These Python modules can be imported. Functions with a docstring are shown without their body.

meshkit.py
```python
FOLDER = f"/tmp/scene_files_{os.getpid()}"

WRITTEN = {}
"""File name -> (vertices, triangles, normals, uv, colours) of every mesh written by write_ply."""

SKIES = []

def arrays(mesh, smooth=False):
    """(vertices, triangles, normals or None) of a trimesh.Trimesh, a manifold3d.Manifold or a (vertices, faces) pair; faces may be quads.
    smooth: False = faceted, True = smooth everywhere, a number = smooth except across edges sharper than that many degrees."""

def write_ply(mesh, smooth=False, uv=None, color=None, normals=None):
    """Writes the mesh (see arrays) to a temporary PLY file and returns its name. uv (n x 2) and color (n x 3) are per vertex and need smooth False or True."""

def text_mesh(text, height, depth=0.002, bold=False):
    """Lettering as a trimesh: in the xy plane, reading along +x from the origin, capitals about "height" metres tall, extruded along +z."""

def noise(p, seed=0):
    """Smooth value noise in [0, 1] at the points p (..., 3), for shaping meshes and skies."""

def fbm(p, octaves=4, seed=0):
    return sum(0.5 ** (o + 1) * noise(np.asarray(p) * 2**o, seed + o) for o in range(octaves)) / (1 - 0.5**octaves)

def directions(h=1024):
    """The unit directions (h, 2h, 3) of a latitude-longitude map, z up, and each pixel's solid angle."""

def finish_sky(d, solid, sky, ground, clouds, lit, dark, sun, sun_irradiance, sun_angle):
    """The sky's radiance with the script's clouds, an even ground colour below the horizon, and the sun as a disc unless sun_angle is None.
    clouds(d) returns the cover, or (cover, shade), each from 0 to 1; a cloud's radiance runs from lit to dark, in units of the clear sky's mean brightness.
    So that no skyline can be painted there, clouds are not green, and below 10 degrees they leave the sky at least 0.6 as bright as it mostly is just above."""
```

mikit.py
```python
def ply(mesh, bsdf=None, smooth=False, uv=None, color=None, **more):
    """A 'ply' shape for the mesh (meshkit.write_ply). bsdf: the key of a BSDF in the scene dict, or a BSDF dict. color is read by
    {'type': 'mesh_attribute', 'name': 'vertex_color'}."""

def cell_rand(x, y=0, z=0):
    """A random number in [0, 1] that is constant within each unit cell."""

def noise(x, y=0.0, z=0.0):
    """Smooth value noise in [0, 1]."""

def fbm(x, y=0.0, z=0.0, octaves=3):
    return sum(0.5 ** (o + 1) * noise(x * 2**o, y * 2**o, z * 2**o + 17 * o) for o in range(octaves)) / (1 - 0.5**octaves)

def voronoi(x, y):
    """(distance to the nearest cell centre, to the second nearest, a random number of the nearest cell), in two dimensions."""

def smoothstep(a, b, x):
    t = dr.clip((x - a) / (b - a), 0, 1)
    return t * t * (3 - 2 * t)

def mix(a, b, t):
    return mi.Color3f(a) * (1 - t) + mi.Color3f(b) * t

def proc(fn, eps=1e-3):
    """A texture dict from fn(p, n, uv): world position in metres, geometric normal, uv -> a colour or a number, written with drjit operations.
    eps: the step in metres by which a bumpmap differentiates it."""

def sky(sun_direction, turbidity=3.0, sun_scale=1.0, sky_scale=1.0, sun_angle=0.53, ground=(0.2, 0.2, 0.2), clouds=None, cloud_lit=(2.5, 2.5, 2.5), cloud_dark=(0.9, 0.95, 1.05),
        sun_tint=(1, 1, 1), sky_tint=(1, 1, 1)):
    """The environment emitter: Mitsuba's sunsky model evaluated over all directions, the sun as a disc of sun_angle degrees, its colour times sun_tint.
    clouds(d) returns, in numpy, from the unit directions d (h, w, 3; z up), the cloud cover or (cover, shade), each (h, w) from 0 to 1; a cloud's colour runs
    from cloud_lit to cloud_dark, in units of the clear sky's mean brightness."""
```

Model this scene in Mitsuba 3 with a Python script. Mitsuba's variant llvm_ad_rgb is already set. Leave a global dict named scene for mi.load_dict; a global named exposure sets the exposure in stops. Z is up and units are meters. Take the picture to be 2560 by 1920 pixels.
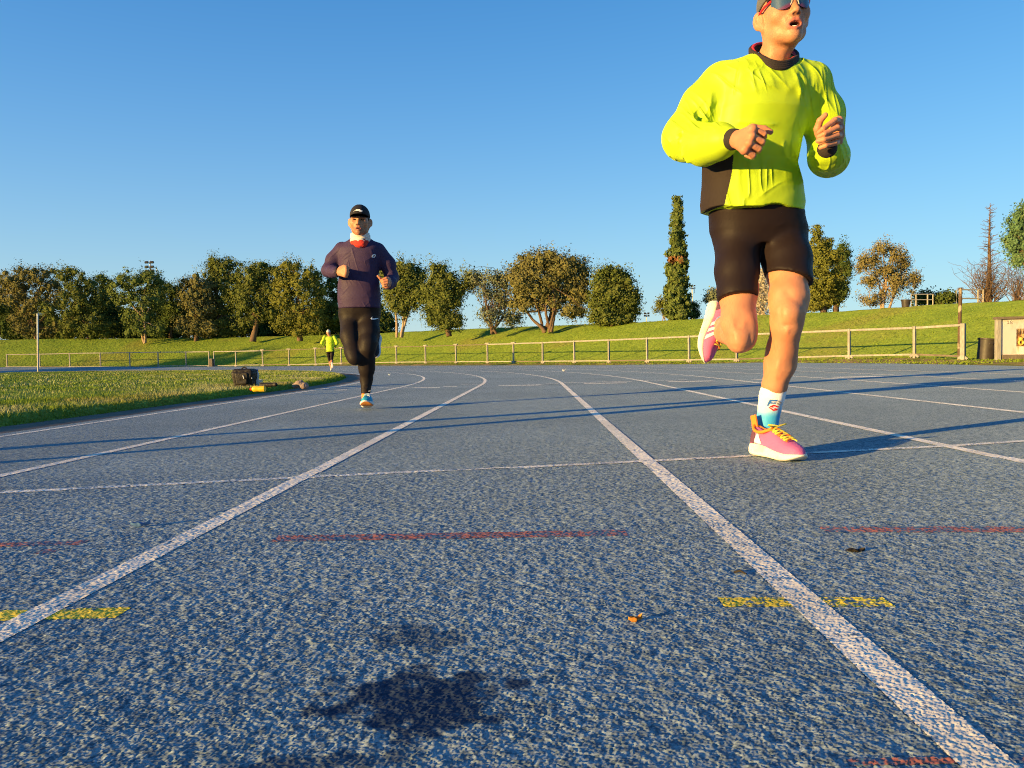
import math, random
import numpy as np, trimesh, manifold3d as m3
import drjit as dr, mitsuba as mi
import mikit, meshkit
from mikit import proc, noise, fbm, voronoi, smoothstep, mix
from scipy.spatial import cKDTree
T = mi.ScalarTransform4f
scene, labels = {}, {}

# ---------------------------------------------------------------- camera, sky, exposure
FPX, CW, CH = 1862.4, 2560, 1920            # focal length in photograph pixels
PITCH, ROLL, EYE = -0.0347, -0.0164, 0.4264
_f = np.array([0, math.cos(PITCH), math.sin(PITCH)]); _u0 = np.array([0, -math.sin(PITCH), math.cos(PITCH)]); _r0 = np.array([1.0, 0, 0])
_cr, _sr = math.cos(ROLL), math.sin(ROLL)
RIGHT, UP = _r0 * _cr + _u0 * _sr, -_r0 * _sr + _u0 * _cr
CAM = np.array([0, 0, EYE])
exposure = 3.42
SUN_AZ, SUN_EL = math.radians(180 + 32.0), math.radians(6.6)
SUN = np.array([math.cos(SUN_AZ) * math.cos(SUN_EL), math.sin(SUN_AZ) * math.cos(SUN_EL), math.sin(SUN_EL)])
scene['camera'] = {'type': 'perspective', 'fov': math.degrees(2 * math.atan(CW / 2 / FPX)), 'fov_axis': 'x', 'near_clip': 0.05, 'far_clip': 3000.0,
                   'to_world': T().look_at(origin=CAM.tolist(), target=(CAM + _f).tolist(), up=UP.tolist())}
scene['sky_light'] = mikit.sky(SUN, turbidity=2.2, sun_scale=1.65, sky_scale=1.0, sky_tint=(0.165, 0.66, 1.27), sun_tint=(0.79, 0.98, 1.36), ground=(0.12, 0.13, 0.1),
    clouds=lambda d: 0.8 * np.exp(-np.degrees(np.arcsin(np.clip(d[..., 2], 0, 1))) / 9.0), cloud_lit=(2.7, 2.95, 2.95))   # pale morning haze low over the horizon

def at(px, py, depth):
    """World point seen at photograph pixel (px, py) at distance `depth` along +Y."""
    x, y = (px - 1280) / FPX, -(py - 960) / FPX
    d = _f + RIGHT * x + UP * y
    return CAM + d * (depth / d[1])

# ---------------------------------------------------------------- helpers
def numbered(key):
    if key not in scene and key not in labels: return key
    n = 1
    while f'{key}_{n:03d}' in scene or f'{key}_{n:03d}' in labels: n += 1
    return f'{key}_{n:03d}'
def thing(name, label, cat, group=None):
    key = numbered(name); labels[key] = {'label': label, 'category': cat}
    if group: labels[key]['group'] = group
    return key
def obj(name, mesh, mat, parent=None, smooth=40, label=None, kind=None, **kw):
    key = numbered(name if parent is None else parent + '__' + name)
    scene[key] = mikit.ply(mesh, mat, smooth=smooth, **kw)
    if label or kind:
        labels[key] = {}
        if label: labels[key]['label'] = label
        if kind: labels[key]['kind'] = kind
    return key
def struct(name, mesh, mat, smooth=40, **kw): return obj(name, mesh, mat, None, smooth, kind='structure', **kw)
def tag(key, label, cat, group=None):
    labels.setdefault(key, {}).update({'label': label, 'category': cat})
    if group: labels[key]['group'] = group
    return key
def cat(ms): return trimesh.util.concatenate([m if isinstance(m, trimesh.Trimesh) else trimesh.Trimesh(m[0], m[1], process=False) for m in ms])
def grid_mesh(P):
    n, m = P.shape[:2]
    i, j = np.meshgrid(np.arange(n - 1), np.arange(m - 1), indexing='ij'); a = (i * m + j).ravel()
    f = np.vstack([np.stack([a, a + m, a + m + 1], 1), np.stack([a, a + m + 1, a + 1], 1)])
    return trimesh.Trimesh(P.reshape(-1, 3), f, process=False)
def up(mesh):
    """Turn a sheet so that it faces up."""
    if mesh.face_normals[:, 2].mean() < 0: mesh.invert()
    return mesh
def tube(pts, rad, sides=8, caps=True):
    p = np.asarray(pts, float); n = len(p); rad = np.broadcast_to(rad, (n,))
    t = np.gradient(p, axis=0); t /= np.linalg.norm(t, axis=1, keepdims=True) + 1e-12
    a = np.cross(t, np.where(np.abs(t[:1, 2:]) < 0.9, [[0, 0, 1.0]], [[1.0, 0, 0]])); a /= np.linalg.norm(a, axis=1, keepdims=True) + 1e-12
    b = np.cross(t, a); ang = np.arange(sides) * 2 * np.pi / sides
    v = p[:, None] + rad[:, None, None] * (np.cos(ang)[None, :, None] * a[:, None] + np.sin(ang)[None, :, None] * b[:, None])
    i, j = np.meshgrid(np.arange(n - 1), np.arange(sides), indexing='ij')
    q = np.stack([i * sides + j, i * sides + (j + 1) % sides, (i + 1) * sides + (j + 1) % sides, (i + 1) * sides + j], -1).reshape(-1, 4)
    v = v.reshape(-1, 3); f = [q[:, [0, 1, 2]], q[:, [0, 2, 3]]]
    if caps:
        v = np.vstack([v, p[0], p[-1]]); k = np.arange(sides); k2 = (k + 1) % sides; e = (n - 1) * sides
        f += [np.stack([k2, k, 0 * k + len(v) - 2], 1), np.stack([k + e, k2 + e, 0 * k + len(v) - 1], 1)]
    return trimesh.Trimesh(v, np.vstack(f), process=False)
def box(a, b): return trimesh.creation.box(bounds=[np.minimum(a, b), np.maximum(a, b)])
def rbox(size, r, center=(0, 0, 0)):
    """Box with rounded edges."""
    h = np.array(size) / 2 - r
    s = m3.Manifold.sphere(r, 12)
    m = m3.Manifold.batch_hull([s.translate((x * h[0], y * h[1], z * h[2])) for x in (-1, 1) for y in (-1, 1) for z in (-1, 1)]).translate(tuple(center)).to_mesh()
    return trimesh.Trimesh(m.vert_properties[:, :3], m.tri_verts, process=False)
def bar(p, q, w, h, upv=(0, 0, 1)):
    """Rectangular beam from p to q."""
    p, q = np.array(p, float), np.array(q, float); d = q - p; L = np.linalg.norm(d); d /= L
    s = np.cross(d, upv); s /= np.linalg.norm(s); v = np.cross(s, d)
    m = rbox((L, w, h), min(w, h) * 0.12)
    M = np.eye(4); M[:3, 0], M[:3, 1], M[:3, 2], M[:3, 3] = d, s, v, (p + q) / 2
    m.apply_transform(M); return m
def rgb(*c): return {'type': 'rgb', 'value': list(map(float, c))}
def mat(name, color, rough=0.6, spec=0.4, metal=0.0, bump=None, bscale=1.0, two=False, **kw):
    d = {'type': 'principled', 'base_color': rgb(*color) if isinstance(color, (tuple, list)) else color, 'roughness': rough, 'specular': spec, **kw}
    if metal: d['metallic'] = metal
    if bump is not None: d = {'type': 'bumpmap', 'height': bump, 'scale': bscale, 'bsdf': d}
    if two: d = {'type': 'twosided', 'bsdf': d}
    scene[name] = d
    return name

# ---------------------------------------------------------------- the bend: world <-> track coordinates
CX, CY, R0, A0, SLOPE = -36.962, 12.1795, 34.0608, -0.0293, 0.0099
NV, TV = np.array([math.cos(A0), math.sin(A0)]), np.array([math.sin(A0), -math.cos(A0)])
def to_sr(x, y):
    dx, dy = np.asarray(x, float) - CX, np.asarray(y, float) - CY
    u, n = dx * TV[0] + dy * TV[1], dx * NV[0] + dy * NV[1]
    straight = (u > 0) & (n > 0)
    th = np.mod(np.arctan2(dy, dx) - A0 + 0.5, 2 * np.pi) - 0.5
    return np.where(straight, -u, th * R0), np.where(straight, n, np.hypot(dx, dy)) - R0
def to_xy(s, r):
    s, r = np.broadcast_arrays(np.asarray(s, float), np.asarray(r, float))
    th = A0 + np.maximum(s, 0) / R0; q = R0 + r; b = np.minimum(s, 0)
    return CX + q * np.cos(th) - TV[0] * b, CY + q * np.sin(th) - TV[1] * b
def ray_to_r(px, r):
    """Depth at which the pixel column px meets the curve at distance r outside the kerb line (far side)."""
    lo, hi = 9.0, 64.0
    ts = np.linspace(lo, hi, 4000); p = at(px, 900, 1.0); k = p[0]
    _, rr = to_sr(k * ts, ts)
    ins = np.where((rr[:-1] < r) & (rr[1:] >= r))[0]
    return ts[ins[-1]] if len(ins) else hi
# outer edge of the blue surface, fence line, bank crest: (pixel column, r, pixel row)
EDGE = [(0, 9.6, 918), (320, 9.6, 917.5), (640, 9.6, 916.2), (1100, 9.8, 914), (1280, 10.0, 913.4), (1500, 10.6, 913.0), (1740, 11.6, 910), (1900, 12.4, 906.5), (2240, 12.9, 909.0), (2560, 12.5, 915.3)]
FENCE = [(18, 10.6), (640, 10.6), (1140, 10.8), (1284, 11.1), (1436, 11.4), (1618, 12.0), (1842, 13.0), (2123, 14.4), (2286, 15.1), (2407, 15.7)]
POSTS = [(18, 885, 919.0), (100, 884, 919.6), (175, 882, 919.3), (251.5, 881, 919.2), (325, 880, 919), (396, 879, 918), (465.5, 878.5, 917.5), (523, 877.7, 917.3), (535.5, 877.5, 917.3), (590, 876.8, 916.5), (657, 875, 915.5), (723, 873, 915),
         (789, 870.5, 914), (853.3, 869, 911.5), (922, 867, 910.5), (991.3, 865.5, 909.5), (1064, 864, 909), (1140, 861.5, 908.6), (1219, 859, 908.6), (1284, 857, 908.5), (1357, 854.5, 908.5), (1436, 851, 908.0), (1522.4, 847.5, 907.5), (1618, 843.5, 907),
         (1723, 838.5, 906), (1842, 834, 905), (1985, 828, 901), (2123, 822, 897.5), (2286, 815.5, 895), (2407, 808.5, 900)]
CREST = [(0, 850), (120, 847), (250, 846.5), (400, 846), (640, 842), (800, 838), (950, 833), (1100, 825), (1280, 818), (1450, 811), (1560, 808), (1650, 802), (1740, 797.5), (1900, 788), (2040, 781), (2150, 775), (2290, 765), (2420, 757), (2560, 750)]
fr = lambda px: np.interp(px, *zip(*FENCE))
def row(px, r, py):
    d = ray_to_r(px, r); p = at(px, py, d); s, rr = to_sr(p[0], p[1]); return float(s), float(rr), float(p[2])
E_ = np.array([row(*e) for e in EDGE]); E_ = E_[np.argsort(E_[:, 0])]
F_ = np.array([row(x, fr(x), yb) for x, yt, yb in POSTS]); F_ = F_[np.argsort(F_[:, 0])]
CREST_OFF = 9.0
C_ = np.array([row(x, fr(x) + CREST_OFF, y) for x, y in CREST]); C_ = C_[np.argsort(C_[:, 0])]
def tab(A, s, k):
    return np.interp(s, A[:, 0], A[:, k])
def track_z(s, r):
    ro, zo = tab(E_, s, 1), tab(E_, s, 2)
    t = np.clip((r - 5.0) / (ro - 5.0), 0, 1); t = t * t
    return SLOPE * r + t * (zo - SLOPE * ro)
# ---------------------------------------------------------------- materials of the ground
def track_color(p, n, uv):
    a = fbm(p.x * 1.3, p.y * 1.3, 0, 3)
    g = noise(p.x * 420, p.y * 420, p.z * 420)
    b = fbm(p.x * 34, p.y * 34, 3.0, 3)
    q = noise(p.x * 95, p.y * 95, 2.0)
    c = mix((0.062, 0.094, 0.130), (0.275, 0.340, 0.385), smoothstep(0.15, 0.85, 0.65 * g + 0.35 * q))
    c = c * (0.82 + 0.36 * a)
    # worn, damp patches close to the camera
    def spot(cx, cy, rx, ry, ang, k=0.5):
        ca, sa = math.cos(ang), math.sin(ang)
        x, y = p.x - cx, p.y - cy
        d = dr.sqrt(dr.square((x * ca + y * sa) / rx) + dr.square((-x * sa + y * ca) / ry))
        return smoothstep(1.12, 0.62, d + (b - 0.5) * 1.5)
    w = dr.maximum(spot(-0.105, 0.838, 0.122, 0.086, 0.2), spot(-0.150, 1.04, 0.085, 0.045, -0.15) * 0.6)
    w = dr.maximum(w, spot(-0.19, 0.715, 0.10, 0.022, 0.1) * 0.7)
    return mix(c, mi.Color3f(0.006, 0.018, 0.055), w * 0.93)
def track_height(p, n, uv):
    return fbm(p.x * 80, p.y * 80, 0, 4)
mat('track_rubber', proc(track_color), 0.75, 0.25, bump=proc(track_height, 2e-3), bscale=0.008)
def paint(name, c, hole, blue=(0.07, 0.13, 0.21)):
    def fn(p, n, uv):
        w = smoothstep(hole - 0.12, hole + 0.12, 0.6 * noise(p.x * 190, p.y * 190, 5.0) + 0.4 * noise(p.x * 22, p.y * 22, 9.0))
        return mix(blue, mi.Color3f(*c) * (0.85 + 0.3 * noise(p.x * 7, p.y * 7, 2.0)), w)
    mat(name, proc(fn), 0.7, 0.25, bump=proc(track_height, 2e-3), bscale=0.0035)
paint('line_paint', (0.62, 0.58, 0.53), 0.22)
paint('thin_line_paint', (0.58, 0.56, 0.53), 0.33)
paint('red_paint', (0.36, 0.12, 0.09), 0.50)
paint('yellow_paint', (0.66, 0.50, 0.05), 0.36)
def grass_color(p, n, uv):
    a, b, c = fbm(p.x * 0.35, p.y * 0.35, 0, 3), noise(p.x * 3.1, p.y * 3.1, 1.0), noise(p.x * 26, p.y * 26, p.z * 26)
    col = mix((0.115, 0.178, 0.020), (0.210, 0.262, 0.034), 0.5 * a + 0.5 * b)
    col = mix(col, mi.Color3f(0.19, 0.165, 0.04), smoothstep(0.55, 0.8, a) * 0.5)
    return col * (0.55 + 0.9 * c)
mat('bank_grass', proc(grass_color), 0.9, 0.1, bump=proc(lambda p, n, uv: fbm(p.x * 9, p.y * 9, p.z * 9, 3), 0.01), bscale=0.06)
mat('infield_turf', proc(grass_color), 0.9, 0.1, bump=proc(lambda p, n, uv: fbm(p.x * 22, p.y * 22, p.z * 22, 3), 0.006), bscale=0.05)
def dry_color(p, n, uv):
    return mix((0.20, 0.15, 0.07), (0.10, 0.115, 0.02), smoothstep(0.4, 0.62, fbm(p.x * 2.2, p.y * 2.2, 0, 3))) * (0.6 + 0.8 * noise(p.x * 30, p.y * 30, 0.0))
mat('verge_grass', proc(dry_color), 0.9, 0.1, bump=proc(lambda p, n, uv: fbm(p.x * 14, p.y * 14, 0, 3), 0.008), bscale=0.06)
mat('gutter_concrete', proc(lambda p, n, uv: mix((0.10, 0.075, 0.06), (0.16, 0.12, 0.095), fbm(p.x * 6, p.y * 6, 0, 3)) * (0.8 + 0.4 * noise(p.x * 120, p.y * 120, 0.0))), 0.85, 0.2)

# ---------------------------------------------------------------- track
S0, S1 = -45.0, 34.06 * 3.35
ss = np.concatenate([np.linspace(S0, -12, 20), np.linspace(-11.7, 60, 240), np.linspace(60.6, S1, 60)])
def sheet(s_vals, r_of_s, z_of, lift=0.0):
    """r_of_s: (len(s), m) array of offsets."""
    s2 = np.repeat(np.asarray(s_vals)[:, None], r_of_s.shape[1], 1)
    x, y = to_xy(s2, r_of_s); z = z_of(s2, r_of_s) + lift
    return up(grid_mesh(np.stack([x, y, z], -1)))
ro = tab(E_, ss, 1)
rr = -0.16 + (ro[:, None] + 0.16) * (np.linspace(0, 1, 26) ** 1.0)[None]
struct('running_track', sheet(ss, rr, track_z), 'track_rubber')
def hash01(ix, iy, k):
    h = (ix * 374761393 + iy * 668265263 + k * 974711) & 0xFFFFFFFF
    h = ((h ^ (h >> 13)) * 1274126177) & 0xFFFFFFFF
    return ((h ^ (h >> 16)) & 0xFFFFFF) / 16777215.0
def granules(x, y, sp):
    """Rubber crumbs about sp across: height 0..1 of the tallest crumb over each point."""
    px, py = x / sp, y / sp; ix, iy = np.floor(px).astype(np.int64), np.floor(py).astype(np.int64); h = np.zeros_like(x)
    for a in (-1, 0, 1):
        for b in (-1, 0, 1):
            jx, jy = ix + a, iy + b
            d2 = (jx + hash01(jx, jy, 1) - px) ** 2 + (jy + hash01(jx, jy, 2) - py) ** 2
            h = np.maximum(h, (0.35 + 0.65 * hash01(jx, jy, 3)) * (1 - d2 / (0.45 + 0.5 * hash01(jx, jy, 4))))
    return h
def crumb(x, y):
    h = granules(x, y, 0.0029) * 0.0014 + granules(x + 3.3, y, 0.0050) * 0.0010
    return h + 0.0006 * meshkit.fbm(np.stack([x * 45, y * 45, 0 * x], -1), 2, 4)
def rough(s, r, edge=None):
    x, y = to_xy(s, r); return track_z(s, r) + crumb(x, y)
NEAR = [((-10.5, -10.25), (2.55, 3.93), 0.0016), ((-10.25, -9.9), (2.35, 4.13), 0.0021), ((-9.9, -9.35), (1.95, 4.53), 0.0029), ((-9.35, -8.45), (1.3, 5.2), 0.0046)]
for (sa, sb), (ra, rb), st in NEAR:
    sg, rg = np.arange(sa, sb + st, st), np.arange(ra, rb + st, st)
    obj('rubber_crumb', sheet(sg, np.repeat(rg[None], len(sg), 0), rough, 0.002), 'track_rubber', 'running_track', smooth=True, kind='stuff')
LW = 0.054
def line_mesh(r, s0, s1, w=LW, lift=0.0018):
    """Painted strip lying on the surface; where the crumb is modelled the paint follows it."""
    segs, cuts = [], sorted({s0, s1, *[c for (a, b), _, _ in NEAR for c in (a, b) if s0 < c < s1]})
    for c0, c1 in zip(cuts[:-1], cuts[1:]):
        near = [st for (a, b), (ra, rb), st in NEAR if a <= (c0 + c1) / 2 <= b and ra < r < rb]
        st = near[0] if near else (0.25 if c1 - c0 > 3 else 0.05)
        s = np.linspace(c0, c1, max(2, int((c1 - c0) / st) + 1)); m = max(2, int(w / st) + 1) if near else 2
        R = r + np.linspace(-w / 2, w / 2, m)[None] * np.ones((len(s), 1))
        segs.append(sheet(s, R, rough if near else track_z, 0.0032 if near else lift))
    return cat(segs)
def cross_mesh(s, r0, r1, w, lift=0.0034, skew=0.0):
    """Painted strip running across the lanes."""
    out = [];  st = 0.0085
    for (a, b), (ra, rb), st0 in NEAR:
        if a < s < b: st = st0
    R = np.linspace(r0, r1, max(2, int((r1 - r0) / st) + 1)); k = np.linspace(-w / 2, w / 2, max(2, int(w / st) + 1))
    rg, kg = np.meshgrid(R, k, indexing='ij'); sg = s + kg + skew * (rg - r0)
    x, y = to_xy(sg, rg); inn = np.zeros(rg.shape, bool)
    for (a, b), (ra, rb), _ in NEAR: inn |= (sg > a) & (sg < b) & (rg > ra) & (rg < rb)
    z = np.where(inn, rough(sg, rg) + lift, track_z(sg, rg) + 0.0018)
    return up(grid_mesh(np.stack([x, y, z], -1)))
for k in range(9):
    obj('lane_line', line_mesh(k * 1.22 if k else 0.0, S0, S1 - 2), 'line_paint', 'running_track', smooth=True)
# ---------------------------------------------------------------- kerb gutter, infield, verge, bank
struct('kerb_gutter', sheet(ss, np.linspace(-0.66, -0.16, 4)[None] * np.ones((len(ss), 1)), lambda s, r: -0.012 + 0 * r), 'gutter_concrete')
rng = np.random.default_rng(5)
def infield_z(x, y, r):
    e = np.clip((-r - 0.6) / 0.25, 0, 1)
    return 0.075 * e * e * (3 - 2 * e) - 0.02 + 0.03 * (meshkit.fbm(np.stack([x * 1.3, y * 1.3, 0 * x], -1), 3, 3) - 0.5) * e + np.clip(-r / 34, 0, 1) * 0.03
ri = np.concatenate([[-0.6], -0.6 - np.cumsum(np.concatenate([np.full(12, 0.04), np.full(60, 0.12), np.full(22, 1.18)]))]); ri = ri[ri > -34.0]
si = np.concatenate([np.linspace(S0, -12, 20), np.arange(-11.7, 45, 0.12), np.linspace(46, S1, 70)])
s2, r2 = np.meshgrid(si, ri, indexing='ij'); x, y = to_xy(s2, r2)
struct('infield', up(grid_mesh(np.stack([x, y, infield_z(x, y, r2)], -1))), 'infield_turf', smooth=True)
# verge between track and fence, flat foot of the bank, slope, crest, plateau
sv = np.concatenate([np.linspace(S0, -5, 14), np.arange(-4.5, 62, 0.22), np.linspace(62.5, S1, 60)])
re, ze, rf, zf, rc, zc = (tab(A, sv, k) for A in (E_, F_, C_) for k in (1, 2))
prof_r, prof_z = [], []
for t in np.linspace(0, 1, 9): prof_r.append(re - 0.12 + (rf - re + 0.12) * t); prof_z.append(ze - 0.02 + (zf - ze + 0.02) * t)
for t in np.linspace(0.06, 1, 44):
    w = np.clip((t - 0.16) / 0.84, 0, 1); w = w * w * (3 - 2 * w) * 0.35 + w * 0.65
    prof_r.append(rf + (rc - rf) * t); prof_z.append(zf + (zc - zf) * w)
for k, d in enumerate((0.6, 1.5, 4, 15, 60)): prof_r.append(rc + d); prof_z.append(zc - (0.02, 0.05, 0.1, 0.1, 0.1)[k])
PR, PZ = np.stack(prof_r, 1), np.stack(prof_z, 1)
x, y = to_xy(np.repeat(sv[:, None], PR.shape[1], 1), PR)
bump_amt = np.clip((PR - rf[:, None]) / 1.0, 0, 1) * 0.07
PZ2 = PZ + bump_amt * (meshkit.fbm(np.stack([x * 1.1, y * 1.1, 0 * x], -1), 4, 8) - 0.5)
BP = np.stack([x, y, PZ2], -1)
struct('verge', up(grid_mesh(BP[:, :9])), 'verge_grass', smooth=True)
struct('grass_bank', up(grid_mesh(BP[:, 8:])), 'bank_grass', smooth=True)
gx = np.array([-1500, -700, -300, -120, 0, 120, 300, 700, 1500.0]); gxx, gyy = np.meshgrid(gx, gx, indexing='ij')
struct('ground', up(grid_mesh(np.stack([gxx, gyy, 0 * gxx - 0.6], -1))), 'verge_grass')
# ---------------------------------------------------------------- painted marks across the lanes
def ground_px(px, py):
    """Track coordinates (s, r) of a photograph pixel that shows the blue surface."""
    d = at(px, py, 1.0) - CAM; t = 1.0
    for _ in range(60):
        p = CAM + d * t; s, r = to_sr(p[0], p[1]); t += (p[2] - float(track_z(s, r))) / max(-d[2], 1e-3) * 0.7
    return float(s), float(r)
def mark_px(name, paintname, a, b, w, y2=None):
    (s0, r0), (s1, r1) = ground_px(*a), ground_px(*b)
    if r1 < r0: s0, r0, s1, r1 = s1, r1, s0, r0
    return obj(name, cross_mesh(s0, r0, r1, w, 0.0027 if paintname in ('yellow_paint', 'red_paint') else 0.0034, skew=(s1 - s0) / (r1 - r0)), paintname, 'running_track', smooth=True)
mark_px('relay_line', 'thin_line_paint', (2362, 1115.8), (0, 1234.4), 0.045)
s0, r0 = ground_px(2362, 1115.8); s1, r1 = ground_px(2560, 1102.8)
obj('relay_line', cross_mesh(s0, r0 + 0.01, 9.0, 0.045, skew=(s1 - s0) / (r1 - r0)), 'thin_line_paint', 'running_track', smooth=True)
mark_px('red_stripe', 'red_paint', (686, 1351), (1566, 1336), 0.055)
mark_px('red_stripe', 'red_paint', (2056, 1328), (2640, 1328), 0.052)
mark_px('red_stripe', 'red_paint', (-60, 1368), (212, 1360), 0.040)
mark_px('red_blotch', 'red_paint', (95, 1384), (140, 1382), 0.035)
mark_px('yellow_dash', 'yellow_paint', (1802, 1511), (2222, 1511), 0.045)
mark_px('yellow_dash', 'yellow_paint', (-140, 1548), (310, 1537), 0.05)
mark_px('pink_stripe', 'red_paint', (2120, 1916), (2640, 1906), 0.012)
for a, b, w in [((1034, 968.5), (1100, 968.5), .34), ((1108, 967.5), (1143, 967), .30), ((1246, 964.5), (1352, 962.5), .40), ((1460, 959), (1566, 957.3), .38), ((1670, 954.3), (1784, 952.5), .40), ((838, 975.5), (868, 975), .30),
                ((1884, 949.3), (1925, 948.5), .40), ((2085, 943.5), (2215, 941.2), .5)]:
    mark_px('lane_mark', 'line_paint', a, b, w * 0.55)
for a, b in [((870, 971.3), (1034, 968.7)), ((1150, 961.5), (1210, 960.6)), ((1352, 960.8), (1395, 959.5)), ((1396, 957.6), (1580, 953.2)), ((1600, 951.5), (1720, 950.0))]:
    mark_px('faint_cross_line', 'thin_line_paint', a, b, 0.10)

# ---------------------------------------------------------------- small litter on the track
def plane_px(px, py, z):
    d = at(px, py, 1.0) - CAM; return CAM + d * ((z - CAM[2]) / d[2])
def track_point(px, py):
    s, r = ground_px(px, py); x, y = to_xy(s, r); return np.array([float(x), float(y), float(track_z(s, r))])
mat('dry_leaf', proc(lambda p, n, uv: mix((0.42, 0.14, 0.02), (0.60, 0.27, 0.05), noise(p.x * 300, p.y * 300, p.z * 300))), 0.7, 0.3, two=True)
def leaf(pos, L, yaw, curl, lift):
    n, m = 9, 7; u, v = np.meshgrid(np.linspace(-1, 1, n), np.linspace(-1, 1, m), indexing='ij')
    w = (1 - np.abs(u) ** 2.2) * (0.75 + 0.25 * np.cos(u * 9)); x = u * L; y = v * w * L * 0.55; z = curl * L * (v ** 2 * 0.8 + u ** 2 * 0.5) + 0.1 * L * np.sin(u * 5 + v * 3)
    c, s = math.cos(yaw), math.sin(yaw)
    P = np.stack([c * x - s * y, s * x + c * y, z - z.min() + lift], -1) + pos
    a = grid_mesh(P); b = grid_mesh(P + [0, 0, 0.0006]); b.invert(); return cat([a, b])
tag(obj('dry_leaf_curl', leaf(track_point(1588, 1560), 0.0115, 0.3, 0.6, 0.003), 'dry_leaf', smooth=True), 'small curled orange dry leaf lying alone on the blue lane near the camera', 'leaf')
mat('dark_litter', (0.03, 0.025, 0.02), 0.8, 0.2, two=True)
tag(obj('dark_leaf', leaf(track_point(2138, 1383), 0.02, 0.1, 0.12, 0.003), 'dark_litter', smooth=True), 'dark flat leaf on the right lane below the red stripe', 'leaf')
tag(obj('dark_twig', tube([track_point(1835, 1437) + [0, 0, .005], track_point(1850, 1438) + [0, 0, .008], track_point(1866, 1442) + [0, 0, .005]], [.0018, .0024, .0015]), 'dark_litter'), 'short dark twig beside the white line above the yellow dash', 'twig')
mat('blue_scrap', (0.10, 0.2, 0.38), 0.6, 0.3, two=True)
tag(obj('blue_rubber_scrap', leaf(track_point(352, 1321), 0.022, 0.5, 0.5, 0.003), 'blue_scrap', smooth=True), 'small pale blue scrap lying in the left lane above the red stripe', 'scrap')
mat('white_scrap', (0.7, 0.7, 0.68), 0.6, 0.3, two=True)
tag(obj('paper_scrap', leaf(track_point(1410, 928.8), 0.06, 0.5, 0.7, 0.003), 'white_scrap', smooth=True), 'white paper scrap on a lane line at the far bend', 'paper')
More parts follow.
